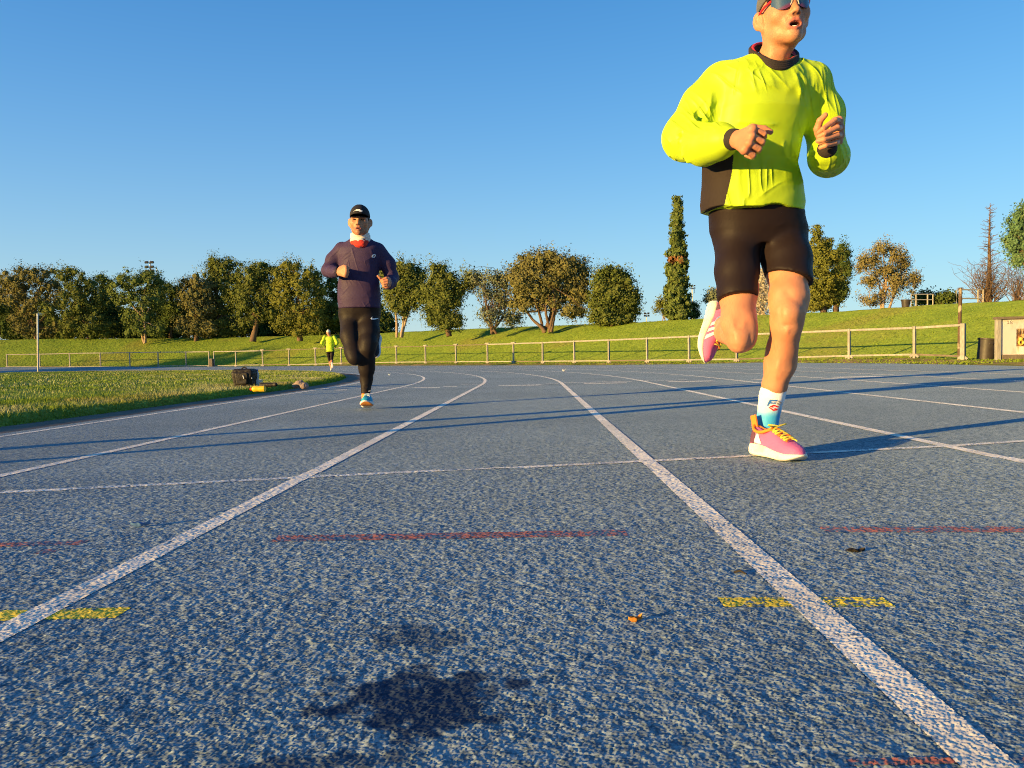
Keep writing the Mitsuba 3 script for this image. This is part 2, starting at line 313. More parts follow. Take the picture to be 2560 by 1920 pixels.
tag(obj('paper_scrap', leaf(track_point(974, 939), 0.04, 0.5, 0.9, 0.003), 'white_scrap', smooth=True), 'white paper scrap in the inner lane right of the dark clothed runner', 'paper')

# ---------------------------------------------------------------- fence
def wood(c0, c1):
    return proc(lambda p, n, uv: mix(c0, c1, fbm(p.x * 5, p.y * 5, p.z * 2.2, 3)) * (0.8 + 0.4 * noise(p.x * 40, p.y * 40, p.z * 9)))
mat('pale_timber', wood((0.20, 0.185, 0.165), (0.34, 0.32, 0.285)), 0.8, 0.25)
mat('rusty_rail', wood((0.09, 0.068, 0.05), (0.19, 0.155, 0.12)), 0.8, 0.25)
fence = thing('rail_fence', 'low weathered post and rail fence along the outside of the track', 'fence')
P0 = []
for x, yt, yb in POSTS:
    d = ray_to_r(x, fr(x)); b_, t_ = at(x, yb, d), at(x, yt, d); P0.append((b_, np.array([b_[0], b_[1], t_[2]])))
for i, (b_, t_) in enumerate(P0):
    wd = 0.072 if i != len(P0) - 1 else 0.12
    a2 = P0[min(i + 1, len(P0) - 1)][0] - P0[max(i - 1, 0)][0]; a2 /= np.linalg.norm(a2)
    ms = [bar(b_ - [0, 0, 0.15], t_ + [0, 0, 0.0], wd, wd, a2)]
    ms += [bar(b_ + [0, 0, 0.03] - a2 * 0.12, b_ + [0, 0, 0.10] - a2 * 0.02, 0.05, 0.06), bar(b_ + [0, 0, 0.10] + a2 * 0.02, b_ + [0, 0, 0.03] + a2 * 0.12, 0.05, 0.06)]
    if 10 <= i <= 19 and i != 14: ms.append(bar(t_ - a2 * 0.16 + [0, 0, 0.012], t_ + a2 * 0.16 + [0, 0, 0.012], 0.09, 0.06))
    obj('post', cat(ms), 'pale_timber', fence)
mid = lambda i: 10 <= i <= 17
for i in range(len(P0) - 1):
    if 8 == i: pass
    (b0, t0), (b1, t1) = P0[i], P0[i + 1]; d = (b1 - b0); L = np.linalg.norm(d); d /= L
    if L < 0.5: continue
    e = d * 0.045
    obj('top_rail', bar(t0 + e - [0, 0, 0.045], t1 - e - [0, 0, 0.045], 0.05, 0.040 if mid(i) else 0.062), 'rusty_rail' if mid(i) else 'pale_timber', fence)
    obj('bottom_rail', bar(b0 + e + [0, 0, 0.10], b1 - e + [0, 0, 0.10], 0.03, 0.05), 'rusty_rail' if i % 3 == 1 else 'pale_timber', fence)
# tall rusty pole at the end of the fence
def rust(p, n, uv):
    return mix((0.09, 0.055, 0.035), (0.34, 0.28, 0.2), smoothstep(0.5, 0.66, fbm(p.x * 6, p.y * 6, p.z * 5, 3)))
mat('rusty_steel', proc(rust), 0.75, 0.3)
b_, t_ = P0[-1]; side = np.array([0.0, 0.17, 0])
tp = at(2404, 721, b_[1] + 0.17)
k = thing('rusty_pole', 'tall rusty steel pole standing behind the last fence post', 'pole')
obj('shaft', tube([b_ + side - [0, 0, .1], [b_[0] + .03, b_[1] + .17, tp[2]]], 0.045, 10), 'rusty_steel', k)
obj('cap', trimesh.creation.box([.10, .10, .02], trimesh.transformations.translation_matrix([b_[0] + .03, b_[1] + .17, tp[2] + .01])), 'rusty_steel', k)
# pole on the far edge of the infield
d = 45.5; b_, t_ = at(95, 931.5, d), at(94, 785, d)
mat('grey_pole', proc(lambda p, n, uv: mix((0.42, 0.36, 0.30), (0.36, 0.42, 0.50), smoothstep(1.2, 2.6, p.z))), 0.45, 0.5)
k = thing('slim_pole', 'slim grey metal pole standing on the far left edge of the infield', 'pole')
obj('shaft', tube([b_ - [0, 0, .1], t_], [0.055, 0.05], 10), 'grey_pole', k); obj('cap', tube([t_ - [0, 0, .02], t_ + [0, 0, .03]], 0.056, 10), 'grey_pole', k)
d = ray_to_r(528, fr(528) - 0.25)
q = at(528, 917.5, d); c_ = at(528, 898, d); hh = c_[2] - q[2]
k = thing('wooden_box', 'small brown wooden box at the foot of the double fence post', 'box')
obj('crate_body', rbox((0.26, 0.24, hh), 0.015, q + [0, 0, hh / 2]), 'rusty_rail', k); obj('lid', rbox((0.29, 0.27, 0.03), 0.008, q + [0, 0, hh + 0.016]), 'pale_timber', k)

# ---------------------------------------------------------------- bins, notice board, railings
mat('black_plastic', proc(lambda p, n, uv: mi.Color3f(0.035, 0.028, 0.024) * (0.7 + 0.8 * fbm(p.x * 9, p.y * 9, p.z * 9, 3))), 0.55, 0.4, two=True)
def bin_mesh(r0, r1, h):
    prof = [(0.001, 0.0), (r0, 0), (r0 + 0.01, 0.02), (r1 - 0.012, h - 0.05), (r1 + 0.008, h - 0.045), (r1 + 0.012, h), (r1 - 0.012, h), (r1 - 0.03, h - 0.06), (r0 - 0.02, 0.03), (0.001, 0.03)]
    return trimesh.creation.revolve(np.array(prof), sections=32)
def place(m, pos, rx=0, ry=0, rz=0):
    M = trimesh.transformations.euler_matrix(rx, ry, rz); M[:3, 3] = pos; m = m.copy(); m.apply_transform(M); return m
d = ray_to_r(2462, 16.6); q = at(2463, 899, d)
k = thing('litter_bin', 'black plastic bin leaning beside the white board at the end of the fence', 'bin')
obj('drum', place(bin_mesh(0.20, 0.235, 0.60), q + [0, 0, -0.02], 0.02, 0.11), 'black_plastic', k, smooth=30)
for sx in (-1, 1): obj('handle', place(rbox((0.10, 0.05, 0.05), 0.015, (0, -0.225, 0.43)), q, 0.0, 0.11, 0.5 * sx + 0.35), 'black_plastic', k)
d = ray_to_r(2264, fr(2264) + CREST_OFF); q = at(2264, 767, d)
tag(obj('litter_bin', place(bin_mesh(0.14, 0.20, 0.34), q + [0, 0, -0.03], 0, 0.05), 'black_plastic', smooth=30), 'black tapered bin standing on top of the grass bank near the railings', 'bin')
# board
def panel(p, n, uv):
    a = fbm(p.x * 7, p.y * 7, p.z * 3, 4)
    return mix((0.50, 0.44, 0.42), (0.40, 0.32, 0.27), smoothstep(0.56, 0.8, a))
mat('white_panel', proc(panel), 0.6, 0.3)
def stain(p, n, uv):
    a = fbm(p.x * 22, p.y * 22, p.z * 16, 3)
    return mix((0.17, 0.075, 0.03), (0.46, 0.30, 0.14), smoothstep(0.4, 0.7, a))
mat('rust_plate', proc(stain), 0.8, 0.2)
d = ray_to_r(2494, 15.9); dd = d
A_, A2 = at(2494.5, 900, d), at(2494.5, 798, d)
gx_ = np.array([0.985, -0.17, 0.0]); BW, BH = 2.2, A2[2] - A_[2]
fy = np.array([-0.17, -0.985, 0.0])       # towards the camera
k = thing('hoarding_board', 'white painted board in a timber frame with a rusty opening', 'board')
W = lambda u, v, w=0.0: A_ + gx_ * u + np.array([0, 0, v]) + fy * w
obj('post', bar(W(0, -0.15), W(0, BH), 0.14, 0.11, gx_), 'pale_timber', k); obj('post', bar(W(BW, -0.15), W(BW, BH), 0.14, 0.11, gx_), 'pale_timber', k)
obj('top_rail', bar(W(-0.08, BH + 0.025), W(BW + 0.08, BH + 0.025), 0.24, 0.06), 'rusty_rail', k)
obj('bottom_rail', bar(W(0.08, 0.07), W(BW - 0.08, 0.07), 0.09, 0.12), 'rusty_rail', k)
wx0, wx1, wz0, wz1 = 0.425, 0.66, 0.34, 0.79
def slab(u0, u1, v0, v1, w0, w1):
    P = [W(u, v, w) for u in (u0, u1) for v in (v0, v1) for w in (w0, w1)]
    h = trimesh.convex.convex_hull(np.array(P)); return h
obj('panel', cat([slab(0.065, wx0, 0.132, BH - 0.01, -0.02, 0.015), slab(wx1, BW - 0.065, 0.132, BH - 0.01, -0.02, 0.015), slab(wx0, wx1, wz1, BH - 0.01, -0.02, 0.015), slab(wx0, wx1, 0.132, wz0, -0.02, 0.015)]), 'white_panel', k, smooth=False)
obj('back_plate', slab(wx0 - 0.02, wx1 + 0.02, wz0 - 0.02, wz1 + 0.02, -0.06, -0.025), 'rust_plate', k, smooth=False)
for j in range(4): obj('grille_bar', slab(wx0 + 0.02 + j * 0.058, wx0 + 0.04 + j * 0.058, wz1 - 0.13 - 0.02 * (j % 2), wz1 + 0.0, -0.012, 0.0), 'rusty_steel', k, smooth=False)
mat('yellow_enamel', (0.6, 0.42, 0.08), 0.5, 0.4)
ring = trimesh.creation.torus(0.055, 0.02, 20, 10); ring.apply_transform(trimesh.transformations.rotation_matrix(math.pi / 2, [1, 0, 0]))
obj('valve', place(ring, W((wx0 + wx1) / 2, wz0 + 0.1, 0.0)), 'yellow_enamel', k); obj('valve_cap', place(trimesh.creation.icosphere(3, 0.05), W((wx0 + wx1) / 2 - 0.01, wz0 + 0.19, 0.0)), 'yellow_enamel', k)
obj('rust_streak', slab(wx0 + 0.01, wx1 - 0.03, 0.15, wz0 - 0.005, 0.0151, 0.0175), 'rust_plate_soft', k, smooth=False, label='orange rust streaks running down below the opening')
def streak(p, n, uv):
    a = noise(p.x * 28, p.y * 28, 3.0) * 0.75 + 0.25 * noise(p.x * 70, p.y * 70, p.z * 4)
    return mix((0.70, 0.62, 0.54), (0.40, 0.18, 0.05), smoothstep(0.35, 0.75, a) * smoothstep(A_[2] + 0.1, A_[2] + wz0, p.z))
mat('rust_plate_soft', proc(streak), 0.7, 0.2)
mat('ink_grey', (0.05, 0.05, 0.055), 0.6, 0.3)
tm = meshkit.text_mesh('18', 0.085, 0.003, bold=False)
M = np.eye(4); M[:3, 0], M[:3, 1], M[:3, 2], M[:3, 3] = gx_, [0, 0, 1], fy, W(0.19, BH - 0.13, 0.0152); tm.apply_transform(M)
obj('lettering', tm, 'ink_grey', k, smooth=False)
# railings on top of the bank
mat('cream_rail', (0.30, 0.26, 0.20), 0.6, 0.35); mat('steel_rail', (0.20, 0.20, 0.20), 0.5, 0.5)
def railing(label, posts, ytop, ybase, d, rails, hoop=None, thick=0.022):
    k = thing('guard_railing', label, 'railing'); xs = [x for x, _ in posts]
    yy = lambda x, a: np.interp(x, [xs[0], xs[-1]], a)
    for x, big in posts:
        b_, t_ = at(x, yy(x, ybase) + 6, d), at(x, yy(x, ytop), d)
        obj('post', tube([b_, [b_[0], b_[1], t_[2]]], thick * (1.5 if big else 0.8), 8), 'cream_rail', k)
    for off in rails:
        obj('rail', tube([at(xs[0] - (6 if hoop else 0), yy(xs[0], ytop) + off + 1, d - 0.0), at(xs[-1] + 1, yy(xs[-1], ytop) + off + 1, d)], 0.028, 8), 'steel_rail', k)
    if hoop:
        c0, c1 = at(xs[0] - 6, yy(xs[0], ytop) + 1, d), at(xs[0] - 11, yy(xs[0], ytop) + 8, d); c2 = at(xs[0] - 11, yy(xs[0], ybase) + 4, d)
        obj('hoop', tube([c0, c0 * .5 + c1 * .5 + [-.02, 0, .04], c1, c2], 0.03, 8), 'steel_rail', k)
dc = ray_to_r(2300, fr(2300) + CREST_OFF + 2.0); railing('short cream railing beside the bin on top of the bank', [(2278, 0), (2290, 1), (2319, 1), (2332, 1)], (735, 735), (766, 761), dc, (0, 13))
dc = ray_to_r(2430, fr(2430) + CREST_OFF + 2.0); railing('grey hooped railing on top of the bank right of the rusty pole', [(2402, 1), (2445, 1), (2458, 1)], (723, 723.5), (757, 752), dc, (0, 22), hoop=True)

# ---------------------------------------------------------------- floodlight masts
mat('mast_steel', (0.45, 0.45, 0.44), 0.5, 0.5); mat('lamp_black', (0.03, 0.03, 0.035), 0.4, 0.5)
def mast(label, px, d, ytop, ybase, rows, dx, lampw, lamph, platform=None, r=0.16):
    k = thing('floodlight_mast', label, 'floodlight'); t_, b_ = at(px, ytop, d), at(px, ybase, d); b_[0], b_[1] = t_[0], t_[1]
    obj('mast_pole', tube([b_, t_], [r * 1.5, r * 0.7], 8), 'mast_steel', k); sc = d / FPX
    for yr in rows:
        zc = t_[2] - (yr - ytop) * sc
        obj('crossarm', bar([t_[0] - dx * sc, t_[1], zc], [t_[0] + dx * sc, t_[1], zc], 0.12, 0.10), 'mast_steel', k)
        for s_ in (-1, 1): obj('lamp', place(rbox((lampw * sc, 0.35, lamph * sc), 0.06), [t_[0] + s_ * dx * sc * 0.75, t_[1] - 0.28, zc + 0.05], 0.35), 'lamp_black', k)
    if platform:
        x0, x1, y0, y1 = platform; zt, zb = t_[2] - (y0 - ytop) * sc, t_[2] - (y1 - ytop) * sc
        for xa in (x0, x1): obj('ladder_cage', tube([[t_[0] + xa * sc, t_[1] + .3, zb], [t_[0] + xa * sc, t_[1] + .3, zt]], 0.05, 6), 'mast_steel', k)
        for z in (zb, zt): obj('cage_rail', tube([[t_[0] + x0 * sc, t_[1] + .3, z], [t_[0] + x1 * sc, t_[1] + .3, z]], 0.05, 6), 'mast_steel', k)
mast('tall floodlight mast with six lamps rising behind the left trees', 375, 125, 652, 860, (657, 668, 678), 9, 8.5, 5.5, platform=(2, 14, 668, 682))
mast('small distant floodlight mast seen in the gap left of the golden sapling', 1616, 160, 783, 815, (784, 790), 6, 5, 4, r=0.1)
mast('distant light mast peeping out right of the dark cypress', 1731, 150, 713, 800, (715, 721), 6, 4, 2.5, platform=(-1, 6, 722, 732), r=0.1)
# ---------------------------------------------------------------- trees on the bank
def leafy(c0, c1, c2, f=0.9):
    def fn(p, n, uv):
        a = noise(p.x * f, p.y * f, p.z * f); b = noise(p.x * 7, p.y * 7, p.z * 7)
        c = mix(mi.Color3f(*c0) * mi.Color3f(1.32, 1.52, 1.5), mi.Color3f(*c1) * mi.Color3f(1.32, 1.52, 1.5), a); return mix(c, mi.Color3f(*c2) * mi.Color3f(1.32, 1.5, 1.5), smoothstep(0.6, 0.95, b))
    return proc(fn)
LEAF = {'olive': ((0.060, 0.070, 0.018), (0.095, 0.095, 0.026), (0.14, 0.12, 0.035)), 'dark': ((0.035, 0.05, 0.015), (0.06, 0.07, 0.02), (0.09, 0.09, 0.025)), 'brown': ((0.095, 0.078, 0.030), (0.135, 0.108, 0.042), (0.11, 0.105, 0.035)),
        'green': ((0.065, 0.08, 0.022), (0.095, 0.105, 0.03), (0.13, 0.12, 0.04)), 'grey': ((0.085, 0.09, 0.055), (0.12, 0.12, 0.075), (0.16, 0.14, 0.09)), 'gold': ((0.095, 0.090, 0.020), (0.135, 0.118, 0.026), (0.09, 0.09, 0.02)),
        'orange': ((0.125, 0.090, 0.036), (0.165, 0.12, 0.052), (0.10, 0.095, 0.04)), 'rust': ((0.15, 0.06, 0.03), (0.2, 0.085, 0.04), (0.1, 0.09, 0.03)), 'pale': ((0.30, 0.22, 0.16), (0.38, 0.29, 0.22), (0.2, 0.15, 0.09)), 'feather': ((0.06, 0.10, 0.05), (0.09, 0.13, 0.06), (0.13, 0.15, 0.06))}
for kname, (c0, c1, c2) in LEAF.items():
    scene['leaf_' + kname] = {'type': 'twosided', 'bsdf': {'type': 'diffuse', 'reflectance': leafy(c0, c1, c2)}}
mat('bark', proc(lambda p, n, uv: mix((0.09, 0.055, 0.035), (0.17, 0.115, 0.075), fbm(p.x * 3, p.y * 3, p.z * 1.5, 3))), 0.9, 0.1)
mat('pale_bark', proc(lambda p, n, uv: mix((0.25, 0.17, 0.11), (0.42, 0.31, 0.22), fbm(p.x * 3, p.y * 3, p.z * 1.5, 3))), 0.9, 0.1)

def leaf_mesh(pts, size, rng, up_bias=0.25, outward=None, thin=0.45):
    n = len(pts)
    nn = rng.normal(size=(n, 3)) * 0.55 + (outward if outward is not None else 0); nn /= np.linalg.norm(nn, axis=1, keepdims=True) + 1e-9
    d = rng.normal(size=(n, 3)); d[:, 2] += up_bias; d -= nn * (d * nn).sum(1, keepdims=True); d /= np.linalg.norm(d, axis=1, keepdims=True) + 1e-9; e = np.cross(nn, d)
    L = size * rng.uniform(0.6, 1.5, (n, 1))
    v = np.stack([pts - e * L * thin, pts + e * L * thin, pts + d * L], 1).reshape(-1, 3)
    return trimesh.Trimesh(v, np.arange(3 * n).reshape(-1, 3), process=False)
ICO = trimesh.creation.icosphere(0)
def cores(c, r, rng):
    V = ICO.vertices[None] * (r * rng.uniform(.7, 1.2, (len(c), 3)))[:, None] + c[:, None]
    return trimesh.Trimesh(V.reshape(-1, 3), (ICO.faces[None] + (np.arange(len(c)) * len(ICO.vertices))[:, None, None]).reshape(-1, 3), process=False)
def limb(a, b, r0, r1, rng, sag=0.06, n=7, sides=6):
    t = np.linspace(0, 1, n)[:, None]; L = np.linalg.norm(b - a)
    p = a + (b - a) * t + np.cumsum(rng.normal(size=(n, 3)) * L * sag / n ** 0.5, 0) * np.sin(t * np.pi) * 0.8; p[0], p[-1] = a, b
    return tube(p, np.linspace(r0, r1, n), sides)
def tree(name, label, base, lobes, kind, n, leaf=0.16, trunks=1, trunk_r=0.22, bark='bark', seed=0, clump=0.55, fan=0.3, group=None, shell=0.45, bare=0, up_bias=0.25, depth=0.8, split=0.35, cat_='tree', kind2=None, limbs=True, skirt=0, core=1.0):
    """base, lobes in photograph pixels: base = (px, py, depth), lobe = (px, py, rx, ry). The crown fills each lobe with leaf clumps."""
    lobes = list(lobes) + [(base[0] + j * skirt, base[1] - 24 - 5 * (j % 2), 20, 20) for j in (-1, 0, 1) if skirt]; n, leaf, trunk_r = int(n * 2.5), leaf * 0.60, trunk_r * 0.7; rng = np.random.default_rng(1000 + seed); d = base[2]; sc = d / FPX; B = at(*base); k = thing(name, label, cat_, group)
    W_, ps, cs, outs, blobs = [l[2] * l[3] for l in lobes], [], [], [], []; tot = sum(W_); wood, tips = [], []
    for (lx, ly, rx, ry), w in zip(lobes, W_):
        c = at(lx, ly, d); c[1] += rng.uniform(-0.3, 0.3) * rx * sc; R = np.array([rx * sc, rx * sc * depth, ry * sc])
        nc = max(6, int(20 * w / tot * (n / 2600) ** 0.6 * 3)); u = rng.normal(size=(nc, 3)); u /= np.linalg.norm(u, axis=1, keepdims=True)
        rad = rng.uniform(shell ** 3, 1, (nc, 1)) ** (1 / 3); cc = c + u * rad * R; cc[:, 2] = np.maximum(cc[:, 2], B[2] + 0.25)
        m = max(6, int(n * w / tot / nc)); cr = clump * rng.uniform(0.55, 1.3, (nc, 1, 1))
        st_ = rng.normal(size=(nc, 1, 3)) * 0.5 + [0, 0, 0.35]; q = np.clip(rng.normal(size=(nc, m, 3)), -1.7, 1.7) * cr * [0.42, 0.42, 0.34] + cc[:, None] + np.clip(st_, -.8, .8) * cr * rng.uniform(-1, 1.4, (nc, m, 1))
        o_ = (q - cc[:, None]) / (cr + 1e-9) * 0.9 + ((cc - c) / R)[:, None] * 0.9; o_ /= np.linalg.norm(o_, axis=2, keepdims=True) + 1e-9; outs.append(o_.reshape(-1, 3)); blobs.append(cores(cc, cr[:, 0] * 0.40 * core, rng)) if core else None
        ps.append(q.reshape(-1, 3)); cs += list(cc[rng.permutation(nc)[:max(2, nc // 4)]]); tips.append(c)
    pts, outs = np.vstack(ps), np.vstack(outs); kz = pts[:, 2] > B[2] - 0.05; pts, outs = pts[kz], outs[kz]; blob = [cat(blobs)] if blobs and blobs[0] is not None else []
    if kind2 is None: obj('crown', cat([leaf_mesh(pts, leaf, rng, up_bias, outs)] + blob), 'leaf_' + kind, k, smooth=False)
    else:
        nm, f2, l2 = kind2; sel = f2(pts, B, sc)
        obj('crown', cat([leaf_mesh(pts[~sel], leaf, rng, up_bias, outs[~sel])] + blob), 'leaf_' + kind, k, smooth=False); obj('foliage_patch', leaf_mesh(pts[sel], leaf, rng, up_bias, outs[sel]), 'leaf_' + nm, k, smooth=False, label=l2)
    lowz = min(t[2] for t in tips)
    for j in range(trunks):
        tgt = tips[j % len(tips)]; b0 = B + [rng.uniform(-1, 1) * 0.25 * (trunks > 1), rng.uniform(-.3, .3) * (trunks > 1), -0.3]
        m_ = B + (tgt - B) * split + [(rng.uniform(-fan, fan)), rng.uniform(-fan, fan) * .5, 0]
        rr_ = trunk_r / trunks ** 0.5; wood.append(limb(b0, m_, rr_ * 1.15, rr_ * 0.75, rng, 0.05)); 
        if not limbs: break
        for c in [t for i_, t in enumerate(tips) if i_ % trunks == j % trunks or trunks == 1] : wood.append(limb(m_, c, rr_ * 0.7, rr_ * 0.2, rng, 0.08))
    jt = np.array([w_.vertices[-1] for w_ in wood])
    for c in cs if limbs else []:
        a = jt[np.argmin(np.linalg.norm(jt - c, axis=1))]; wood.append(limb(a, c, trunk_r * 0.13, trunk_r * 0.04, rng, 0.1, 5, 4))
    for _ in range(bare):
        c = tips[rng.integers(len(tips))] + rng.normal(size=3) * [lobes[0][2] * sc * .5, .6, lobes[0][3] * sc * .5]; a = jt[rng.integers(len(jt))]; wood.append(limb(a, c, trunk_r * 0.14, trunk_r * 0.03, rng, 0.15, 6, 4))
    obj('trunk', cat(wood), bark, k, smooth=60)
    return k
G = 'dense trees on top of the bank'
dist = lambda px, more=3.0: ray_to_r(px, fr(px) + CREST_OFF + more)
D1 = min(dist(100, 3), 66)
tree('broadleaf_tree', 'dark low tree at the left edge of the frame under the brown crown', (-10, 851, 68), [(-20, 770, 60, 60), (20, 800, 40, 50), (-50, 720, 60, 60)], 'dark', 5000, seed=1)
tree('broadleaf_tree', 'broad brownish tree second from the left edge behind the slim pole', (95, 850, 66), [(60, 705, 52, 36), (115, 700, 44, 32), (30, 735, 40, 34), (90, 755, 58, 34), (140, 740, 28, 40), (65, 800, 34, 34)], 'brown', 9000, seed=2, skirt=34, trunk_r=0.3, split=0.2)
tree('broadleaf_tree', 'dark green tree right of the broad brownish tree with a low drooping left side', (222, 849, 64), [(175, 690, 28, 26), (205, 715, 42, 42), (190, 765, 50, 34), (230, 745, 34, 44), (135, 775, 28, 22), (225, 810, 44, 34), (180, 825, 26, 20)], 'olive', 8500, seed=3, skirt=36, split=0.15)
tree('broadleaf_tree', 'narrow very dark tree with a small pointed top left of the floodlight mast', (268, 849, 67), [(262, 705, 18, 22), (262, 745, 30, 34), (275, 800, 36, 44), (300, 825, 26, 22)], 'dark', 5500, seed=4)
tree('broadleaf_tree', 'pale green open tree standing in front of the floodlight mast', (362, 849, 62), [(330, 700, 34, 24), (370, 705, 34, 26), (310, 735, 30, 32), (350, 750, 46, 36), (390, 735, 18, 34), (335, 800, 28, 30), (352, 790, 24, 24)], 'green', 7500, seed=5, skirt=30, trunks=2, fan=0.8, bark='pale_bark', trunk_r=0.2)
tree('broadleaf_tree', 'low dark tree filling the dip right of the floodlight mast', (425, 849, 66), [(430, 730, 32, 20), (415, 765, 32, 32), (440, 790, 36, 40), (405, 820, 26, 24)], 'dark', 5500, seed=6)
tree('broadleaf_tree', 'brownish rounded tree left of the tallest dark tree with foliage down to the grass', (490, 847, 63), [(485, 712, 30, 22), (480, 745, 34, 30), (500, 775, 34, 32), (490, 820, 22, 24), (520, 730, 20, 30)], 'brown', 6500, seed=7, skirt=30)
tree('broadleaf_tree', 'tallest dark olive tree left of the far jogger with a flat domed top', (560, 846, 64), [(548, 660, 30, 20), (575, 675, 36, 28), (535, 690, 24, 24), (555, 715, 44, 34), (590, 735, 34, 38), (560, 760, 40, 28), (545, 800, 30, 34)], 'olive', 9500, seed=8, skirt=34, trunk_r=0.28)
tree('broadleaf_tree', 'olive tree with a bare brown trunk showing above the grass', (632, 845, 61), [(650, 672, 26, 22), (680, 690, 30, 26), (625, 700, 32, 28), (650, 730, 44, 34), (610, 755, 30, 32), (660, 775, 40, 26), (620, 800, 24, 14)], 'olive', 8500, seed=9, trunk_r=0.34, split=0.25)
tree('broadleaf_tree', 'golden sunlit tree directly behind the far jogger', (750, 843, 58), [(735, 675, 30, 20), (780, 690, 26, 24), (710, 705, 32, 26), (755, 725, 44, 32), (705, 750, 34, 26), (760, 780, 44, 30), (720, 800, 28, 22), (795, 745, 20, 40)], 'gold', 9500, seed=10, skirt=38, trunk_r=0.3, split=0.25)
tree('broadleaf_tree', 'dark tree mostly hidden behind the dark clothed runner', (860, 839, 60), [(830, 720, 34, 30), (870, 735, 34, 34), (840, 780, 44, 40), (890, 800, 40, 34), (920, 760, 34, 50), (935, 810, 30, 24)], 'dark', 7500, seed=11, skirt=38)
tree('broadleaf_tree', 'olive tree with pale trunks in a narrow fan right of the dark clothed runner', (1001, 833, 52), [(1000, 675, 36, 22), (1030, 690, 32, 26), (975, 700, 26, 28), (1015, 720, 44, 30), (985, 750, 28, 28), (1040, 745, 30, 26), (1000, 775, 26, 16)], 'olive', 8500, seed=12, trunks=4, fan=0.2, bark='pale_bark', trunk_r=0.26, split=0.45)
tree('broadleaf_tree', 'dense green tree on a leaning dark trunk right of the pale fan of trunks', (1123, 829, 49), [(1095, 682, 22, 20), (1115, 705, 26, 24), (1085, 725, 30, 26), (1125, 745, 28, 24), (1095, 765, 34, 24), (1085, 795, 22, 18), (1150, 720, 20, 18), (1172, 700, 18, 20)], 'olive', 8500, seed=13, skirt=18, trunk_r=0.26)
tree('broadleaf_tree', 'sparse half bare tree with dark branches against the sky', (1235, 823, 48), [(1190, 695, 24, 16), (1235, 695, 26, 18), (1265, 700, 22, 22), (1215, 730, 24, 16), (1255, 750, 26, 26), (1225, 790, 28, 22), (1275, 790, 24, 26)], 'grey', 3800, seed=14, core=0, trunks=5, fan=1.0, trunk_r=0.25, bare=60, clump=0.5, split=0.3)
tree('broadleaf_tree', 'largest brownish rounded tree with fanning bare limbs in the middle of the bank', (1368, 818, 46), [(1320, 662, 34, 26), (1365, 655, 36, 26), (1410, 670, 34, 30), (1445, 690, 26, 34), (1300, 705, 34, 36), (1350, 705, 44, 40), (1400, 720, 42, 36), (1445, 740, 28, 30), (1310, 755, 32, 26), (1370, 760, 34, 22), (1430, 775, 30, 20)], 'brown', 14000, seed=15, trunks=6, fan=0.9, trunk_r=0.36, bare=16, split=0.35)
tree('broadleaf_tree', 'compact dark green tree right of the largest brownish tree', (1530, 811, 45), [(1525, 690, 26, 22), (1555, 705, 24, 24), (1500, 705, 20, 24), (1530, 735, 44, 34), (1575, 745, 22, 30), (1500, 770, 32, 30), (1560, 780, 36, 28), (1490, 800, 26, 14), (1540, 800, 44, 12)], 'olive', 10000, seed=16)
tree('sapling', 'small golden sapling left of the tall cypress', (1660, 803, 44), [(1660, 758, 18, 12), (1675, 770, 16, 12), (1645, 768, 14, 12), (1672, 785, 16, 8)], 'gold', 1100, seed=17, core=0, trunks=3, fan=0.1, bark='pale_bark', trunk_r=0.08, clump=0.3, leaf=0.12)
# tall cypress: a tapering column
cy = [(1693, 497, 2.5, 10), (1693, 506, 5, 10)] + [(1693 + 1.5 * math.sin(i * 2.1), 515 + 15.5 * i, 9.0 + 1.42 * i, 17) for i in range(19)]
tree('cypress', 'tall narrow cypress with a reddish patch and dark base left of the yellow runner', (1694, 806, 43), cy, 'green', 17000, seed=18, clump=0.19, leaf=0.20, shell=0.35, up_bias=1.6, depth=1.0, split=0.4, limbs=False,
     kind2=('rust', lambda p, B, sc: ((p[:, 2] - B[2]) / sc > 125) & ((p[:, 2] - B[2]) / sc < 175) & (np.abs((p[:, 2] - B[2]) / sc - 150 + 60 * (meshkit.noise(p * 1.3) - 0.5)) < 24) & (meshkit.noise(p * 2.9 + 5) > 0.54), 'reddish brown dead patch halfway up the column'))
tree('shrub', 'dark shrub at the right foot of the tall cypress', (1736, 802, 44), [(1734, 770, 8, 16), (1738, 790, 11, 14)], 'dark', 900, seed=19, core=0, clump=0.2, leaf=0.11, trunk_r=0.05, cat_='shrub')
tree('sapling', 'small grey green tree partly hidden behind the raised pink shoe', (1785, 800, 48), [(1780, 735, 14, 14), (1792, 750, 16, 18), (1770, 750, 8, 10)], 'grey', 900, seed=20, core=0, clump=0.3, trunk_r=0.08)
tree('broadleaf_tree', 'pale leaved tree seen between the legs of the yellow runner', (1905, 792, 40), [(1905, 700, 26, 28), (1890, 735, 24, 26), (1915, 750, 28, 30), (1895, 775, 22, 14)], 'pale', 4200, seed=21, core=0, clump=0.35, bark='pale_bark', leaf=0.1, trunks=3)
tree('conifer', 'golden green conifer with a pointed top right of the yellow runner', (2060, 780, 38), [(2042, 583, 9, 22), (2045, 620, 20, 26), (2072, 615, 10, 26), (2050, 655, 32, 30), (2080, 650, 20, 30), (2045, 700, 42, 34), (2085, 700, 22, 34), (2055, 748, 48, 34), (2030, 760, 26, 26)], 'gold', 14000, seed=22, clump=0.22, leaf=0.12, up_bias=0.8, shell=0.3, limbs=False)
tree('conifer', 'dark conifer standing behind the golden green conifer', (2090, 780, 42), [(2105, 635, 16, 24), (2110, 675, 20, 22), (2098, 720, 22, 30)], 'dark', 3500, seed=23, clump=0.3, leaf=0.12)
